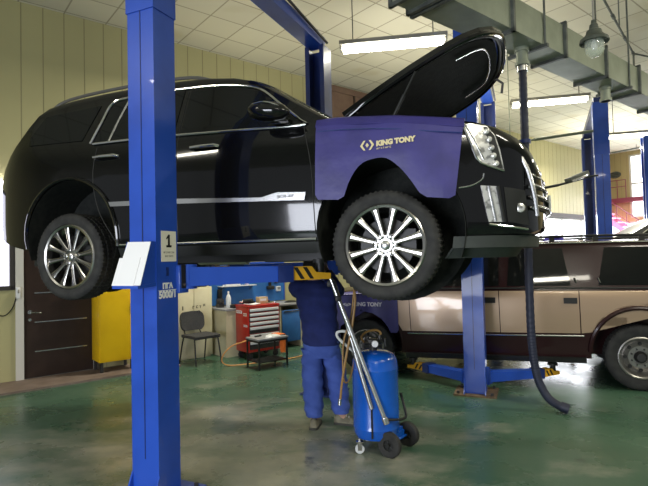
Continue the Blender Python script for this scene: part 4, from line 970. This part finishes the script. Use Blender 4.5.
for v in e.bm.verts: v.co += (v.co - hc) * .06 * noise.noise(v.co * 40)
e.build('hair', M['hair'], pe)
# jacket with sleeves, down over the hips; loose trousers
def loft(e, rings, n=28, fold=.006, seed=0., fs=9.):
    """rings: (x, y, z, rx, ry, sq) level ellipses with cloth folds"""
    R_ = []
    for x, y, z, rx, ry in rings:
        row = []
        for j in range(n):
            a = 2 * PI * j / n; c, s_ = math.cos(a), math.sin(a); k = 1 + fold / max(rx, ry) * (1.6 * noise.noise(Vector((c * 2.2 + seed, s_ * 2.2, z * fs))) + .8 * math.sin(z * 55 + 2.5 * c + seed))
            row.append(e.bm.verts.new((x + rx * k * math.copysign(abs(c) ** .85, c), y + ry * k * math.copysign(abs(s_) ** .85, s_), z)))
        R_.append(row)
    for A, B in zip(R_, R_[1:]):
        for j in range(n): e.bm.faces.new((A[j], A[(j + 1) % n], B[(j + 1) % n], B[j]))
    e.bm.faces.new(R_[0]); e.bm.faces.new(R_[-1][::-1])
def fine(keys, k=8):
    out = []
    for A, B in zip(keys, keys[1:]): out += [tuple(p + (q - p) * i / k for p, q in zip(A, B)) for i in range(k)]
    return out + [keys[-1]]
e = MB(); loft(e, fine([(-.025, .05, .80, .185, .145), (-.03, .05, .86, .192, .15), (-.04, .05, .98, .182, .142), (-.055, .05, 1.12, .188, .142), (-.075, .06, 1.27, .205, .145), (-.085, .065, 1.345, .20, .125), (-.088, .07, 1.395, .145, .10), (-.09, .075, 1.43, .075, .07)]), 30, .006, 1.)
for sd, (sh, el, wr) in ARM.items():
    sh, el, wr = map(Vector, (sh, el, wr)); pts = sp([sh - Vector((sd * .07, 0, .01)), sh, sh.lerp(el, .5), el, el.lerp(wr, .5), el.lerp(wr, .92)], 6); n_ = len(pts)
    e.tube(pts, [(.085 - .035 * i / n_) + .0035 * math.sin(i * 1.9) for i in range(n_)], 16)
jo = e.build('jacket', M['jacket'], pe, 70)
e = MB(); loft(e, fine([(-.03, .05, .97, .16, .125), (-.03, .05, .86, .182, .14), (-.028, .05, .76, .178, .138), (-.026, .05, .68, .165, .125)]), 30, .005, 4.)
for sd, (hip, kn, an, toe) in FT.items():
    hip, kn, an = map(Vector, (hip, kn, an)); g = lambda p, r_: (p.x, p.y, p.z, r_, r_ * 1.05)
    h2 = Vector((hip.x + sd * .0, hip.y, .76)); loft(e, fine([g(h2, .098), g(h2.lerp(kn, .5), .104), g(kn, .101), g(kn.lerp(an, .5), .096), g(kn.lerp(an, .8), .088), g(kn.lerp(an, .93), .080)]), 22, .007, 7. + sd, 11.)
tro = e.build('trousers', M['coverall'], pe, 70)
for sd, (hip, kn, an, toe) in FT.items():
    an, toe = Vector(an), Vector(toe); d = Vector((toe.x - an.x, toe.y - an.y, 0)).normalized(); s_ = Vector((-d.y, d.x, 0)); e = MB(); o_ = Vector((an.x, an.y, 0))
    prof = [(-.075, .030, .055), (-.065, .038, .095), (-.02, .042, .115), (.03, .043, .10), (.08, .046, .075), (.13, .047, .060), (.17, .040, .050), (.195, .022, .035)]
    rings = []
    for u, hw, ht in prof:
        rings.append([e.bm.verts.new(o_ + d * u + s_ * hw * math.cos(a) + Vector((0, 0, .018 + max(0, (ht - .018) * math.sin(a)) if math.sin(a) > 0 else .018))) for a in [2 * PI * i / 16 for i in range(16)]])
    for A, B in zip(rings, rings[1:]):
        for j in range(16): e.bm.faces.new((A[j], A[(j + 1) % 16], B[(j + 1) % 16], B[j]))
    e.bm.faces.new(rings[0]); e.bm.faces.new(rings[-1][::-1]); bmesh.ops.remove_doubles(e.bm, verts=e.bm.verts[:], dist=1e-5)
    so = e.build('shoe', M['shoe'], pe, 60)
    e = MB(); poly = [(u, hw + .004) for u, hw, _ in prof] + [(.205, 0)] + [(u, -hw - .004) for u, hw, _ in prof[::-1]] + [(-.085, 0)]
    e.prism(poly, lambda a, b: o_ + d * a + s_ * b, lambda a, b: o_ + d * a + s_ * b + Vector((0, 0, .022))); e.build('sole', M['sole'], so)
    e = MB()
    for k in range(3): e.tube([o_ + d * (.02 + .025 * k) + s_ * .02 + Vector((0, 0, .100 - .012 * k)), o_ + d * (.025 + .025 * k) + Vector((0, 0, .108 - .012 * k)), o_ + d * (.03 + .025 * k) - s_ * .02 + Vector((0, 0, .098 - .012 * k))], .004, 6)
    e.build('laces', M['paleplas'], so)

# ------------------------------------------------------------------ back of the hall: cabinets, bench, trolley
r = wthing('steel_cabinet', 'tall yellow steel cabinet on short legs beside the brown door', 'cabinet', 1.18, .22, .03)
e = MB(); e.bb((-.26, -.20, .15), (.26, .20, 1.72), .008); e.build('cabinet_body', M['ylock'], r)
e = MB(); e.bb((-.245, -.212, .18), (.245, -.201, 1.69), .004); dd = e.build('door', M['ylock'], r)
e = MB(); e.box((.20, -.222, .95), (.02, .02, .12), None, .005); e.build('handle', M['dchrome'], dd)
for x in (-.22, .22):
    for y in (-.16, .16): e = MB(); e.bb((x - .02, y - .02, 0), (x + .02, y + .02, .15)); e.build('leg', M['steel'], r)
r = wthing('storage_cabinet', 'cream marked cabinet with dark tray on top behind the chair', 'cabinet', 2.48, .13)
e = MB(); e.bb((-.34, -.12, .03), (.34, .12, 1.20), .006); e.bb((-.31, -.09, 0), (.31, .11, .03)); e.build('cabinet_body', M['creamcab'], r)
for s_ in (-1, 1):
    e = MB(); e.bb((s_ * .005, -.132, .06), (s_ * .325, -.121, 1.17), .004); dd = e.build('door', M['creamcab'], r)
    e = MB(); e.cyl((s_ * .04, -.132, .66), (s_ * .04, -.150, .66), .010, n=10); e.build('knob', M['steel'], dd)
e = MB(); e.bb((-.24, -.10, 1.20), (.26, .10, 1.235), .01); e.build('top_tray', M['black'], r)
ff = lambda u, v, w_: Vector((u, -.1335 - w_, v))
text_on('door_mark', '1', .085, lambda u, v, w_: ff(-.20 + u, .86 + v, w_), M['black'], r, .004)
e = MB()
for i, (u, z) in enumerate(((-.01, .865), (.055, .87), (.115, .865), (.185, .89), (.03, .78), (.085, .785))): marks(e, u, z, .034, .044, ff, i + 1)
e.build('door_mark', M['black'], r)

# office chair against it
r = wthing('chair', 'black fabric visitor chair with thin black legs by the cream cabinet', 'chair', 2.42, .62, 0, None, .12)
e = MB(); e.grid(lambda u, v: Vector(((u - .5) * .46, -.23 + .43 * v, .455 + .018 * math.cos(PI * (u - .5)) * math.sin(PI * v) + .004 - .05 * max(0, .2 - v))), 10, 10, .045); e.build('seat', M['chairfab'], r, 60)
def bk(u, v):
    k = 1 - .26 * abs(2 * v - 1) ** 4; return Vector(((u - .5) * .45 * k, .225 + .05 * v + .035 * (1 - (2 * u - 1) ** 2), .50 + .31 * v + .0))
e = MB(); e.grid(bk, 12, 10, .035); e.build('backrest', M['chairfab'], r, 60)
e = MB(); e.tube(sp([(-.12, .255, .62), (-.14, .255, .52), (-.15, .20, .44), (-.15, .02, .425)], 4), .011, 8); e.tube(sp([(.12, .255, .62), (.14, .255, .52), (.15, .20, .44), (.15, .02, .425)], 4), .011, 8); e.tube([(-.21, -.16, .425), (.21, -.16, .425)], .010, 8); e.tube([(-.21, .14, .425), (.21, .14, .425)], .010, 8); e.build('frame', M['trimblack'], r)
for x in (-1, 1):
    e = MB(); e.tube(sp([(x * .20, -.10, .43), (x * .215, -.17, .41), (x * .235, -.235, .0)], 3), .012, 8); e.build('leg', M['trimblack'], r)
    e = MB(); e.tube(sp([(x * .20, .10, .43), (x * .215, .16, .41), (x * .235, .26, .0)], 3), .012, 8); e.build('leg', M['trimblack'], r)

# blue board with shelf and tools
r = wthing('pegboard', 'blue perforated tool board on the wall above the workbench', 'tool board', 3.70, .0)
e = MB(); e.bb((-.80, -.035, .84), (.78, -.004, 1.60)); e.build('board', M['peg'], r)
e = MB(); e.bb((-.80, -.045, 1.57), (.78, -.002, 1.60)); e.bb((-.815, -.045, .84), (-.80, -.002, 1.60)); e.bb((.78, -.045, .84), (.795, -.002, 1.60)); e.build('board_frame', M['blue'], r)
r = wthing('wall_shelf', 'pale narrow shelf fixed to the blue tool board', 'shelf', 3.40, .0)
e = MB(); e.bb((-.36, -.20, 1.17), (.36, -.036, 1.185)); e.build('board', M['paleplas'], r)
for x in (-.3, .3): e = MB(); e.prism([(-.036, 1.17), (-.18, 1.17), (-.036, 1.08)], lambda a, b: Vector((x - .006, a, b)), lambda a, b: Vector((x + .006, a, b))); e.build('bracket', M['dchrome'], r)
r = wthing('carton', 'white carton lying on the pale shelf of the tool board', 'carton', 3.30, .12, 1.185)
e = MB(); e.bb((-.17, -.06, 0), (.13, .06, .085), .004); e.build('box', M['white'], r)
e = MB(); e.bb((-.16, -.062, .05), (.12, -.0605, .075)); e.build('flap', M['cream'], r)
r = wthing('spray_can', 'pale violet can at the right end of the tool board shelf', 'can', 3.60, .12, 1.185)
e = MB(); e.lathe([(0, 0), (.035, 0), (.035, .10), (.028, .12), (.012, .125), (.012, .145), (0, .145)], 18); e.build('can', mat('violet_tin', (.35, .30, .45), .4), r)
e = MB(); e.cyl((0, 0, .145), (0, 0, .165), .01, n=10); e.build('nozzle', M['white'], r)
# tools hung on the board (dark cluster at right, dark grinder at left)
def tool(name, label, t, z, parts):
    r = wthing(name, label, 'tool', t, .037, z, 'tools hung on the blue board')
    for nm, mk, mb in parts: mb.build(nm, M[mk], r)
e = MB(); e.box((0, -.04, 0), (.08, .06, .16), None, .015); e2 = MB(); e2.cyl((0, -.055, -.08), (0, -.055, -.16), .05); tool('grinder', 'dark angle grinder hung at the left of the blue tool board', 3.06, 1.05, [('grip', 'trimblack', e), ('disc_guard', 'steel', e2)])
e = MB(); e.box((0, -.03, .05), (.05, .045, .20), None, .012); e2 = MB(); e2.box((0, -.045, -.08), (.15, .07, .07), None, .012); tool('power_drill', 'black cordless drill hung at the upper right of the tool board', 4.14, 1.18, [('grip', 'trimblack', e), ('motor_housing', 'trimblack', e2)])
e = MB(); e.tube([(.05 * math.cos(a), -.02, .05 * math.sin(a)) for a in [2 * PI * i / 20 for i in range(20)]], .016, 8, closed=True); e2 = MB(); e2.cyl((0, -.02, .05), (0, -.02, .09), .01); tool('cable_coil', 'small black cable coil hung right of the drill', 4.30, 1.24, [('coil', 'black', e), ('tie', 'steel', e2)])
e = MB(); e.box((0, -.03, 0), (.10, .05, .10), None, .012); e2 = MB(); e2.box((0, -.058, .01), (.07, .006, .05)); tool('test_meter', 'pale grey meter hung under the cable coil', 4.33, 1.07, [('case', 'paleplas', e), ('display', 'worktop', e2)])

# workbench
r = wthing('workbench', 'grey workbench with cream side panel and blue doors under the tool board', 'workbench', 3.70, .32)
e = MB(); e.bb((-.83, -.30, .785), (.83, .30, .82), .004); e.build('worktop', M['worktop'], r)
e = MB(); e.bb((-.80, -.27, .0), (-.77, .28, .785)); e.bb((.77, -.27, .0), (.80, .28, .785)); e.bb((.30, -.27, 0), (.33, .28, .785)); e.bb((-.80, .26, 0), (.80, .28, .785)); e.bb((-.80, -.275, .0), (-.50, -.27, .785)); e.build('carcass', M['creamcab'], r)
e = MB(); e.bb((.345, -.285, .12), (.755, -.27, .70), .004); dd = e.build('door', M['peg'], r)
e = MB(); e.bb((.37, -.295, .665), (.73, -.286, .685)); e.build('handle', M['dchrome'], dd)
e = MB(); e.bb((-.48, -.285, .12), (.28, -.27, .70), .004); dd = e.build('door', M['navy'], r)
e = MB(); e.bb((.20, -.295, .5), (.22, -.286, .62)); e.build('handle', M['dchrome'], dd)
# things on the bench
r = wthing('bottle', 'clear plastic bottle standing at the left end of the workbench', 'bottle', 3.08, .36, .82)
e = MB(); e.lathe([(0, 0), (.042, 0), (.045, .02), (.045, .16), (.03, .21), (.014, .235), (.014, .25), (0, .25)], 20); e.build('flask', M['paleplas'], r)
e = MB(); e.cyl((0, 0, .25), (0, 0, .285), .017, n=14); e.build('cap', M['white'], r)
r = wthing('tool_tray', 'low black tray of small parts beside the clear bottle', 'tray', 3.18, .50, .82)
e = MB(); e.bb((-.11, -.07, 0), (.11, .07, .012)); e.bb((-.11, -.07, .012), (-.10, .07, .045)); e.bb((.10, -.07, .012), (.11, .07, .045)); e.bb((-.10, -.07, .012), (.10, -.06, .045)); e.bb((-.10, .06, .012), (.10, .07, .045)); e.build('tray', M['black'], r)
for k in range(5): e = MB(); e.lathe([(.012, 0), (.022, 0), (.022, .016), (.012, .016)], 12, Matrix.Translation((-.07 + .034 * k, .012 * (-1) ** k, .0125)), True); e.build('ring', M['dchrome'], r)
r = wthing('bench_vice', 'small dark vice at the back left corner of the workbench', 'vice', 2.98, .24, .82)
e = MB(); e.box((0, 0, .03), (.12, .10, .06), None, .01); e.box((0, .03, .10), (.10, .03, .09), None, .006); e.build('body', M['steel'], r)
e = MB(); e.box((0, -.05, .10), (.10, .03, .09), None, .006); e.cyl((0, -.04, .08), (0, -.13, .08), .012); e.build('jaw', M['steel'], r)
r = wthing('cloth', 'black rag lying at the right end of the workbench', 'cloth', 4.38, .42, .82)
e = MB(); e.lathe([(0, .035), (.06, .03), (.10, .012), (.11, 0), (0, 0)], 16)
for v in e.bm.verts:
    v.co.x *= 1.3
    if v.co.z > .002: v.co.z += .014 * noise.noise(v.co * 25)
e.build('folds', M['black'], r)

# red tool trolley
r = wthing('tool_trolley', 'red tool trolley with grey drawer fronts in front of the workbench', 'tool trolley', 3.36, .86)
e = MB(); e.bb((-.31, -.20, .12), (.31, .20, .86), .008); e.bb((-.32, -.21, .86), (.32, .21, .89), .006); e.build('cabinet', M['red'], r)
zz = .84
for k, hgt in enumerate((.075, .075, .075, .075, .12, .12, .14)):
    zz -= hgt; e = MB(); e.bb((-.285, -.213, zz + .006), (.285, -.201, zz + hgt - .004), .003); dw = e.build('drawer', M['steel'], r)
    e = MB(); e.bb((-.28, -.232, zz + hgt - .050), (.28, -.214, zz + hgt - .006), .004); e.build('drawer_pull', M['drawer'], dw)
e = MB(); e.tube([(-.30, -.1, .84), (-.36, -.1, .84), (-.36, .12, .84), (-.30, .12, .84)], .010, 8); e.build('push_bar', M['red'], r) if False else e.bm.free()
for x in (-.25, .25):
    for y in (-.15, .15): 
        e = MB(); e.lathe([(0, -.018), (.045, -.018), (.05, -.01), (.05, .01), (.045, .018), (0, .018)], 18, Matrix.Translation((x, y, .05)) @ RY); cs_ = e.build('caster', M['rubber'], r)
        e = MB(); e.box((x, y, .105), (.06, .06, .03)); e.box((x, y - .022, .075), (.03, .005, .07)); e.box((x, y + .022, .075), (.03, .005, .07)); e.build('caster_fork', M['steel'], cs_)
sf = lambda u, v, w_: Vector((-.3105 - w_, -u, v))
for (u, z, wd, ht, k) in ((-.08, .775, .19, .05, 1), (.11, .74, .11, .05, 0), (.12, .555, .12, .034, 1)):
    e = MB(); e.prism([(u - wd / 2, z - ht / 2), (u + wd / 2, z - ht / 2), (u + wd / 2, z + ht / 2), (u - wd / 2, z + ht / 2)], lambda a, b: sf(a, b, 0), lambda a, b: sf(a, b, .002)); st = e.build('sticker', M['white'] if k else M['cream'], r)
    e = MB()
    for i in range(6): marks(e, u - wd * .36 + i * wd * .145, z, wd * .10, ht * .5, lambda a, b, w_: sf(a, b, .0025 + w_), i)
    e.build('sticker_print', M['red'], st)
# what lies on the trolley
r = wthing('carton', 'small tan carton standing on top of the red trolley', 'carton', 3.44, .88, .89)
e = MB(); e.bb((-.085, -.06, 0), (.085, .06, .115), .003); e.build('box', mat('tan_card', (.50, .36, .20), .8), r); e = MB(); e.bb((-.07, -.0625, .05), (.05, -.0605, .09)); e.build('print', M['white'], r)
r = wthing('manual', 'open white booklet lying on the left of the red trolley top', 'booklet', 3.19, .965, .89)
e = MB(); e.box((-.06, 0, .016), (.12, .16, .01), Matrix.Rotation(.12, 3, 'Y')); e.box((.06, 0, .016), (.12, .16, .01), Matrix.Rotation(-.12, 3, 'Y')); e.build('pages', M['white'], r); 
r = wthing('power_tool', 'black hand drill lying behind the booklet on the red trolley', 'tool', 3.24, .74, .89)
e = MB(); e.box((0, 0, .045), (.20, .07, .08), None, .02); e.build('motor_housing', M['trimblack'], r); e = MB(); e.box((.06, -.06, .03), (.05, .12, .05), None, .012); e.build('grip', M['trimblack'], r); e = MB(); e.cyl((-.10, 0, .045), (-.16, 0, .045), .02, .012); e.build('chuck', M['dchrome'], r)
r = wthing('ratchet', 'chrome ratchet lying at the right of the red trolley top', 'tool', 3.58, .96, .89)
e = MB(); e.tube([(-.10, 0, .012), (.05, .0, .012)], .010, 8); e.build('grip', M['chrome'], r); e = MB(); e.cyl((.07, 0, .0), (.07, 0, .028), .024); e.build('head', M['chrome'], r)
r = wthing('spanner_set', 'dark roll of spanners on the right back of the red trolley', 'tool set', 3.58, .76, .89)
e = MB(); e.box((0, 0, .02), (.16, .10, .04), None, .012); e.build('roll', M['black'], r)
for k in range(3): e = MB(); e.box((-.04 + .04 * k, -.035, .046), (.014, .08, .010), None, .003); e.build('spanner', M['chrome'], r)

# low steel table in front
r = wthing('side_table', 'low black steel table with grey top in front of the red trolley', 'table', 3.03, 1.66)
e = MB(); e.bb((-.27, -.19, .435), (.27, .19, .46), .003); e.build('table_top', M['worktop'], r)
for x in (-.25, .25):
    for y in (-.17, .17): e = MB(); e.bb((x - .011, y - .011, 0), (x + .011, y + .011, .435)); e.build('leg', M['trimblack'], r)
e = MB(); e.bb((-.25, -.17, .10), (.25, .17, .115)); e.build('lower_shelf', M['trimblack'], r)
e = MB()
for y in (-.17, .17): e.bb((-.25, y - .008, .40), (.25, y + .008, .435))
for x in (-.25, .25): e.bb((x - .008, -.17, .40), (x + .008, .17, .435))
e.build('top_rail', M['trimblack'], r)
r = wthing('cloth', 'orange rag hanging over the right edge of the low steel table', 'cloth', 3.30, 1.62, .46, None)
def rag(u, v):
    if v < .4: p = Vector((-.10 + .13 * v / .4, (u - .5) * .18, .008)) 
    else: p = Vector((.037 + .012 * math.sin(7 * u) + .02 * (v - .4), (u - .5) * (.18 - .05 * (v - .4)) + .012 * math.sin(9 * v), .008 - .30 * (v - .4) / .6))
    return p + Vector((.006 * math.sin(11 * u + 3 * v), 0, .004 * math.sin(8 * u)))
e = MB(); e.grid(rag, 12, 18, .006); e.build('folds', M['orange'], r, 70)
r = wthing('cloth', 'crumpled white rag on the low steel table', 'cloth', 3.08, 1.74, .461)
e = MB(); e.lathe([(0, .03), (.05, .028), (.085, .012), (.09, 0), (0, 0)], 16)
for v in e.bm.verts:
    v.co.x *= 1.5
    if v.co.z > .002: v.co.z += .016 * noise.noise(v.co * 28)
e.build('folds', M['paleplas'], r)
r = wthing('air_gun', 'small black air gun lying on the low steel table', 'tool', 2.92, 1.60, .461)
e = MB(); e.tube([(-.07, 0, .012), (.05, .01, .012)], .011, 8); e.build('barrel', M['black'], r); e = MB(); e.tube([(.03, .01, .012), (.06, .06, .011)], .012, 8); e.build('grip', M['black'], r)
e = MB(); e.tube(sp([W(2.80, 1.45, .40), W(2.62, 1.25, .30), W(2.52, 1.15, .12), W(2.60, 1.20, .014), W(2.95, 1.35, .012), W(3.5, 1.45, .012), W(3.85, 1.42, .012), W(4.2, 1.3, .012)], 6), .010, 8)
tag(e.build('air_hose', mat('orange_hose', (.72, .33, .10), .5)), 'orange air hose looping to the floor left of the low steel table', 'hose')

# ------------------------------------------------------------------ overhead: duct, exhaust hose, pendant lamp, pipes
DA = math.radians(39.0)
dct = thing('air_duct', 'large square galvanised duct running overhead at upper right', 'duct', (1.90, 4.86, 3.86), DA)
LO, HI, DW, DH = -1.32, 9.5, .36, .34
e = MB()
N_ = 10; seg = 1.09; xs = [LO] + [0 + seg * k for k in range(-1, 9)] + [HI]
for a, b in zip(xs, xs[1:]):
    # folded sheet with a shallow cross-break on each face
    c = (a + b) / 2
    def face(p, q, r_, s_, mid): e._add([p, q, r_, s_, mid], [(0, 1, 4), (1, 2, 4), (2, 3, 4), (3, 0, 4)])
    k = .012
    face((a, 0, 0), (b, 0, 0), (b, 0, DH), (a, 0, DH), (c, -k, DH / 2)); face((a, DW, 0), (b, DW, 0), (b, DW, DH), (a, DW, DH), (c, DW + k, DH / 2))
    face((a, 0, 0), (b, 0, 0), (b, DW, 0), (a, DW, 0), (c, DW / 2, -k)); face((a, 0, DH), (b, 0, DH), (b, DW, DH), (a, DW, DH), (c, DW / 2, DH + k))
e.bb((LO, 0, 0), (LO + .004, DW, DH)); e.build('duct_body', M['galv'], dct, 10)
for x in xs[:-1]:
    e = MB(); g = .035
    e.bb((x - .018, -g, -g), (x + .018, 0, DH + g)); e.bb((x - .018, DW, -g), (x + .018, DW + g, DH + g)); e.bb((x - .018, -g, -g), (x + .018, DW + g, 0)); e.bb((x - .018, -g, DH), (x + .018, DW + g, DH + g)); e.build('flange', M['flange'], dct)
for x in (LO + .3, .62, 2.9, 5.1, 7.3):
    for y in (-.02, DW + .02): e = MB(); e.cyl((x, y, -.03), (x, y, HC - 3.86), .012, n=8); e.build('hanger_rod', M['flange'], dct)
    e = MB(); e.bb((x - .02, -.05, -.035), (x + .02, DW + .05, -.0)); e.build('hanger_bar', M['flange'], dct)
for x in (.50, 2.62):
    e = MB(); e.cyl((x, DW * .5, -.20), (x, DW * .5, 0), .06, n=24); e.cyl((x, DW * .5, -.20), (x, DW * .5, -.165), .075, n=24); e.cyl((x, DW * .5, -.05), (x, DW * .5, -.0), .075, n=24); e.build('spigot', M['galv'], dct)
hx = Vector((1.90, 4.86, 0)) + Vector((math.cos(DA), math.sin(DA), 0)) * .50 + Vector((-math.sin(DA), math.cos(DA), 0)) * DW * .5
r = thing('exhaust_hose', 'long dark blue exhaust hose hanging from the duct to the green floor', 'hose', (hx.x, hx.y, 0))
pts = sp([(0, 0, 3.655), (.0, .0, 3.0), (-.005, .0, 2.0), (-.01, 0, 1.0), (-.0, -.01, .60), (.035, -.03, .33), (.11, -.07, .15), (.20, -.12, .075), (.265, -.16, .054)], 40)
e = MB(); e.tube(pts, [.041 + (.0025 if i % 4 < 2 else 0) for i in range(len(pts))], 14, caps=False); 
hs = e.build('tube', M['hose'], r, 40)
e = MB(); e.cyl((0, 0, 3.60), (0, 0, 3.655), .058, n=20); e.build('clamp', M['dchrome'], r)
e = MB(); e.cyl((-.003, 0, 2.82), (-.003, 0, 2.86), .062, n=20); e.build('joint_ring', M['navy'], r)
a, b = pts[-1], pts[-1] - pts[-2]; b.normalize()
e = MB(); e.tube([a - b * .06, a + b * .02], .050, 18, caps=False); e.tube([a + b * .02, a - b * .05], .043, 18, caps=False); e.build('hose_end', M['hose'], r)
e = MB(); q = Vector((0, 0, 1)).rotation_difference(b).to_matrix().to_4x4(); e.lathe([(0, 0), (.042, 0), (.042, .003), (0, .003)], 18, Matrix.Translation(a - b * .055) @ q); e.build('hose_bore', M['black'], r)

r = thing('pendant_lamp', 'old industrial pendant lamp with glass jar hanging before the duct', 'pendant lamp', (2.46, 4.42, 3.38)); r.scale = (.86, .86, .86)
e = MB(); e.lathe([(0, .40), (.022, .395), (.026, .36), (.040, .345), (.046, .30), (.070, .285), (.078, .25), (.105, .22), (.135, .195), (.142, .165), (.138, .160), (.10, .20), (.07, .23), (0, .24)], 32); e.build('lamp_hood', M['lamphood'], r)
for k in range(6):
    e = MB(); a = 2 * PI * k / 6; e.box((.125 * math.cos(a), .125 * math.sin(a), .175), (.03, .022, .035), Matrix.Rotation(a, 3, 'Z')); e.build('hood_lug', M['lamphood'], r)
e = MB(); e.lathe([(.092, .20), (.094, .10), (.090, .065), (.07, .03), (.04, .010), (0, .003), (0, .006), (.038, .013), (.067, .033), (.087, .067), (.091, .10), (.089, .20)], 32); e.build('glass_jar', M['clear'], r)
e = MB(); e.lathe([(0, .085), (.022, .092), (.032, .12), (.026, .16), (.014, .19), (.014, .22), (0, .22)], 16); e.build('bulb', M['paleplas'], r)
e = MB(); e.cyl((0, 0, .39), (0, 0, (HC - 3.38) / .86), .010, n=8); e.build('suspension_rod', M['fixture'], r)
# conduit under the ceiling with an elbow
e = MB(); pz = 4.55
A_, B_, C_ = Vector((2.85, 5.15, pz)), Vector((4.62, 7.28, pz)), Vector((6.5, 8.1, pz))
e.cyl(A_ - (B_ - A_) * .4, B_, .014, n=8); e.cyl(B_, C_, .013, n=8); e.cyl(B_, B_ - Vector((0, 0, .22)), .014, n=8)
for t in (.1, .45, .75, 1): e.cyl(A_.lerp(B_, t) - (B_ - A_).normalized() * .05, A_.lerp(B_, t) + (B_ - A_).normalized() * .05, .022, n=10)
for t in (0, .6): p = A_.lerp(B_, t); e.cyl(p, (p.x, p.y, HC - .004), .008, n=6)
tag(e.build('conduit_pipe', M['flange']), 'thin dark conduit crossing the ceiling right of the pendant lamp', 'pipe')
e = MB(); e.cyl((3.86, 9.0, 3.70), (4.98, 9.12, 3.86), .028, n=8); e.cyl((3.3, 8.95, 3.62), (3.86, 9.0, 3.70), .018, n=8); e.cyl((3.4, 8.96, 3.63), (3.4, 8.96, HC - .004), .008, n=6)
tag(e.build('light_rail', M['galv']), 'thin grey rail between the hanging hose and the tall right post', 'rail')
# work lamp on an arm at the tall post
r = thing('work_lamp', 'dark inspection lamp on a thin arm left of the tall right post', 'work lamp', (4.86, 9.0, 2.98))
e = MB(); e.cyl((.14, .05, .05), (.0, 0, .03), .018, n=8); e.cyl((0, 0, .03), (-.72, -.24, -.15), .020, n=8); e.cyl((-.72, -.24, -.15), (-.98, -.32, -.20), .024, n=8); e.build('arm', M['trimblack'], r)
e = MB(); q = Vector((1, 0, 0)).rotation_difference(Vector((.46, .15, .17))).to_matrix(); e.box((-.33, -.14, .0), (.44, .16, .09), q, .012); e.build('lamp_head', M['flange'], r)
e = MB(); e.box((-.315, -.225, -.03), (.36, .012, .04), q, .004); e.build('lens', M['lens'], r)

# ------------------------------------------------------------------ gallery and stair at the far end
def fr(q, s, z): p = Ew(q, s, z); return p
r = thing('staircase', 'pink steel staircase descending to the right at the far end', 'staircase', Ew(-.1, .8, 0), EA)
e = MB(); n_ = 7; q0, z0_, q1, z1_ = .0, 3.50, 1.95, 1.75
for s_ in (-.42, .42):
    e.prism([(q0 - .1, z0_ - .16), (q0 - .1, z0_ + .06), (q1 + .1, z1_ + .02), (q1 + .1, z1_ - .20)], lambda a, b: Vector((a, s_ - .015, b)), lambda a, b: Vector((a, s_ + .015, b)))
e.build('stringer', M['pink'], r)
for k in range(n_ + 3):
    t = (k + .5) / (n_ + 3); e = MB(); e.box((q0 + (q1 - q0) * t, 0, z0_ + (z1_ - z0_) * t), (.24, .82, .03)); e.build('tread', M['pink'], r)
e = MB(); e.cyl((q0 - .1, -.42, z0_ + .72), (q1 + .1, -.42, z1_ + .68), .02, n=8); e.cyl((q0 - .1, -.42, z0_ + .40), (q1 + .1, -.42, z1_ + .36), .014, n=8)
for k in range(7): t = k / 6; e.cyl((q0 + (q1 - q0) * t, -.42, z0_ + (z1_ - z0_) * t), (q0 + (q1 - q0) * t, -.42, z0_ + (z1_ - z0_) * t + .70), .014, n=6)
e.build('handrail', M['darkred'], r)
for q_ in (q1 + .05,): 
    for s_ in (-.42, .42): e = MB(); e.bb((q_ - .04, s_ - .04, 0), (q_ + .04, s_ + .04, z1_)); e.build('stair_post', M['pink'], r)
r = thing('gallery', 'dark red steel gallery beam with railing above the pink stair', 'gallery', Ew(-.1, .25, 0), EA)
e = MB(); e.bb((-.1, -.10, 3.50), (4.2, .2, 3.66)); e.build('gallery_floor', M['darkred'], r)
e = MB()
for z in (4.1, 4.35): e.cyl((-.1, -.08, z), (1.0, -.08, z), .016, n=6)
for x in (-.05, .35, .7, 1.0): e.cyl((x, -.08, 3.66), (x, -.08, 4.35), .016, n=6)
e.build('railing', M['darkred'], r)
for x in (2.9, 4.1): e = MB(); e.bb((x - .05, -.05, 0), (x + .05, .05, 3.5)); e.build('gallery_post', M['darkred'], r)
r = thing('wall_vent', 'small dark oval vent on the ochre end wall above the stair', 'vent', Ew(.42, .0, 4.62), EA)
e = MB(); e.lathe([(0, .03), (.19, .03), (.22, .0), (0, 0)], 24, RY @ Matrix.Diagonal((1, .62, 1, 1))); e.build('cover', M['flange'], r)
e = MB()
for z in (-.06, 0, .06): e.box((0, -.034, z), (.28, .008, .02))
e.build('slat', M['black'], r)
e = MB(); e.cyl(Ew(-.1, 1.2, 5.25), Ew(3.5, 1.2, 5.38), .03, n=8); e.cyl(Ew(1.6, 1.2, 5.3), Ew(1.6, 1.2, HC - .004), .01, n=6); tag(e.build('ceiling_pipe', M['flange']), 'thin dark pipe under the ceiling before the ochre end wall', 'pipe')
bpy.context.view_layer.update()
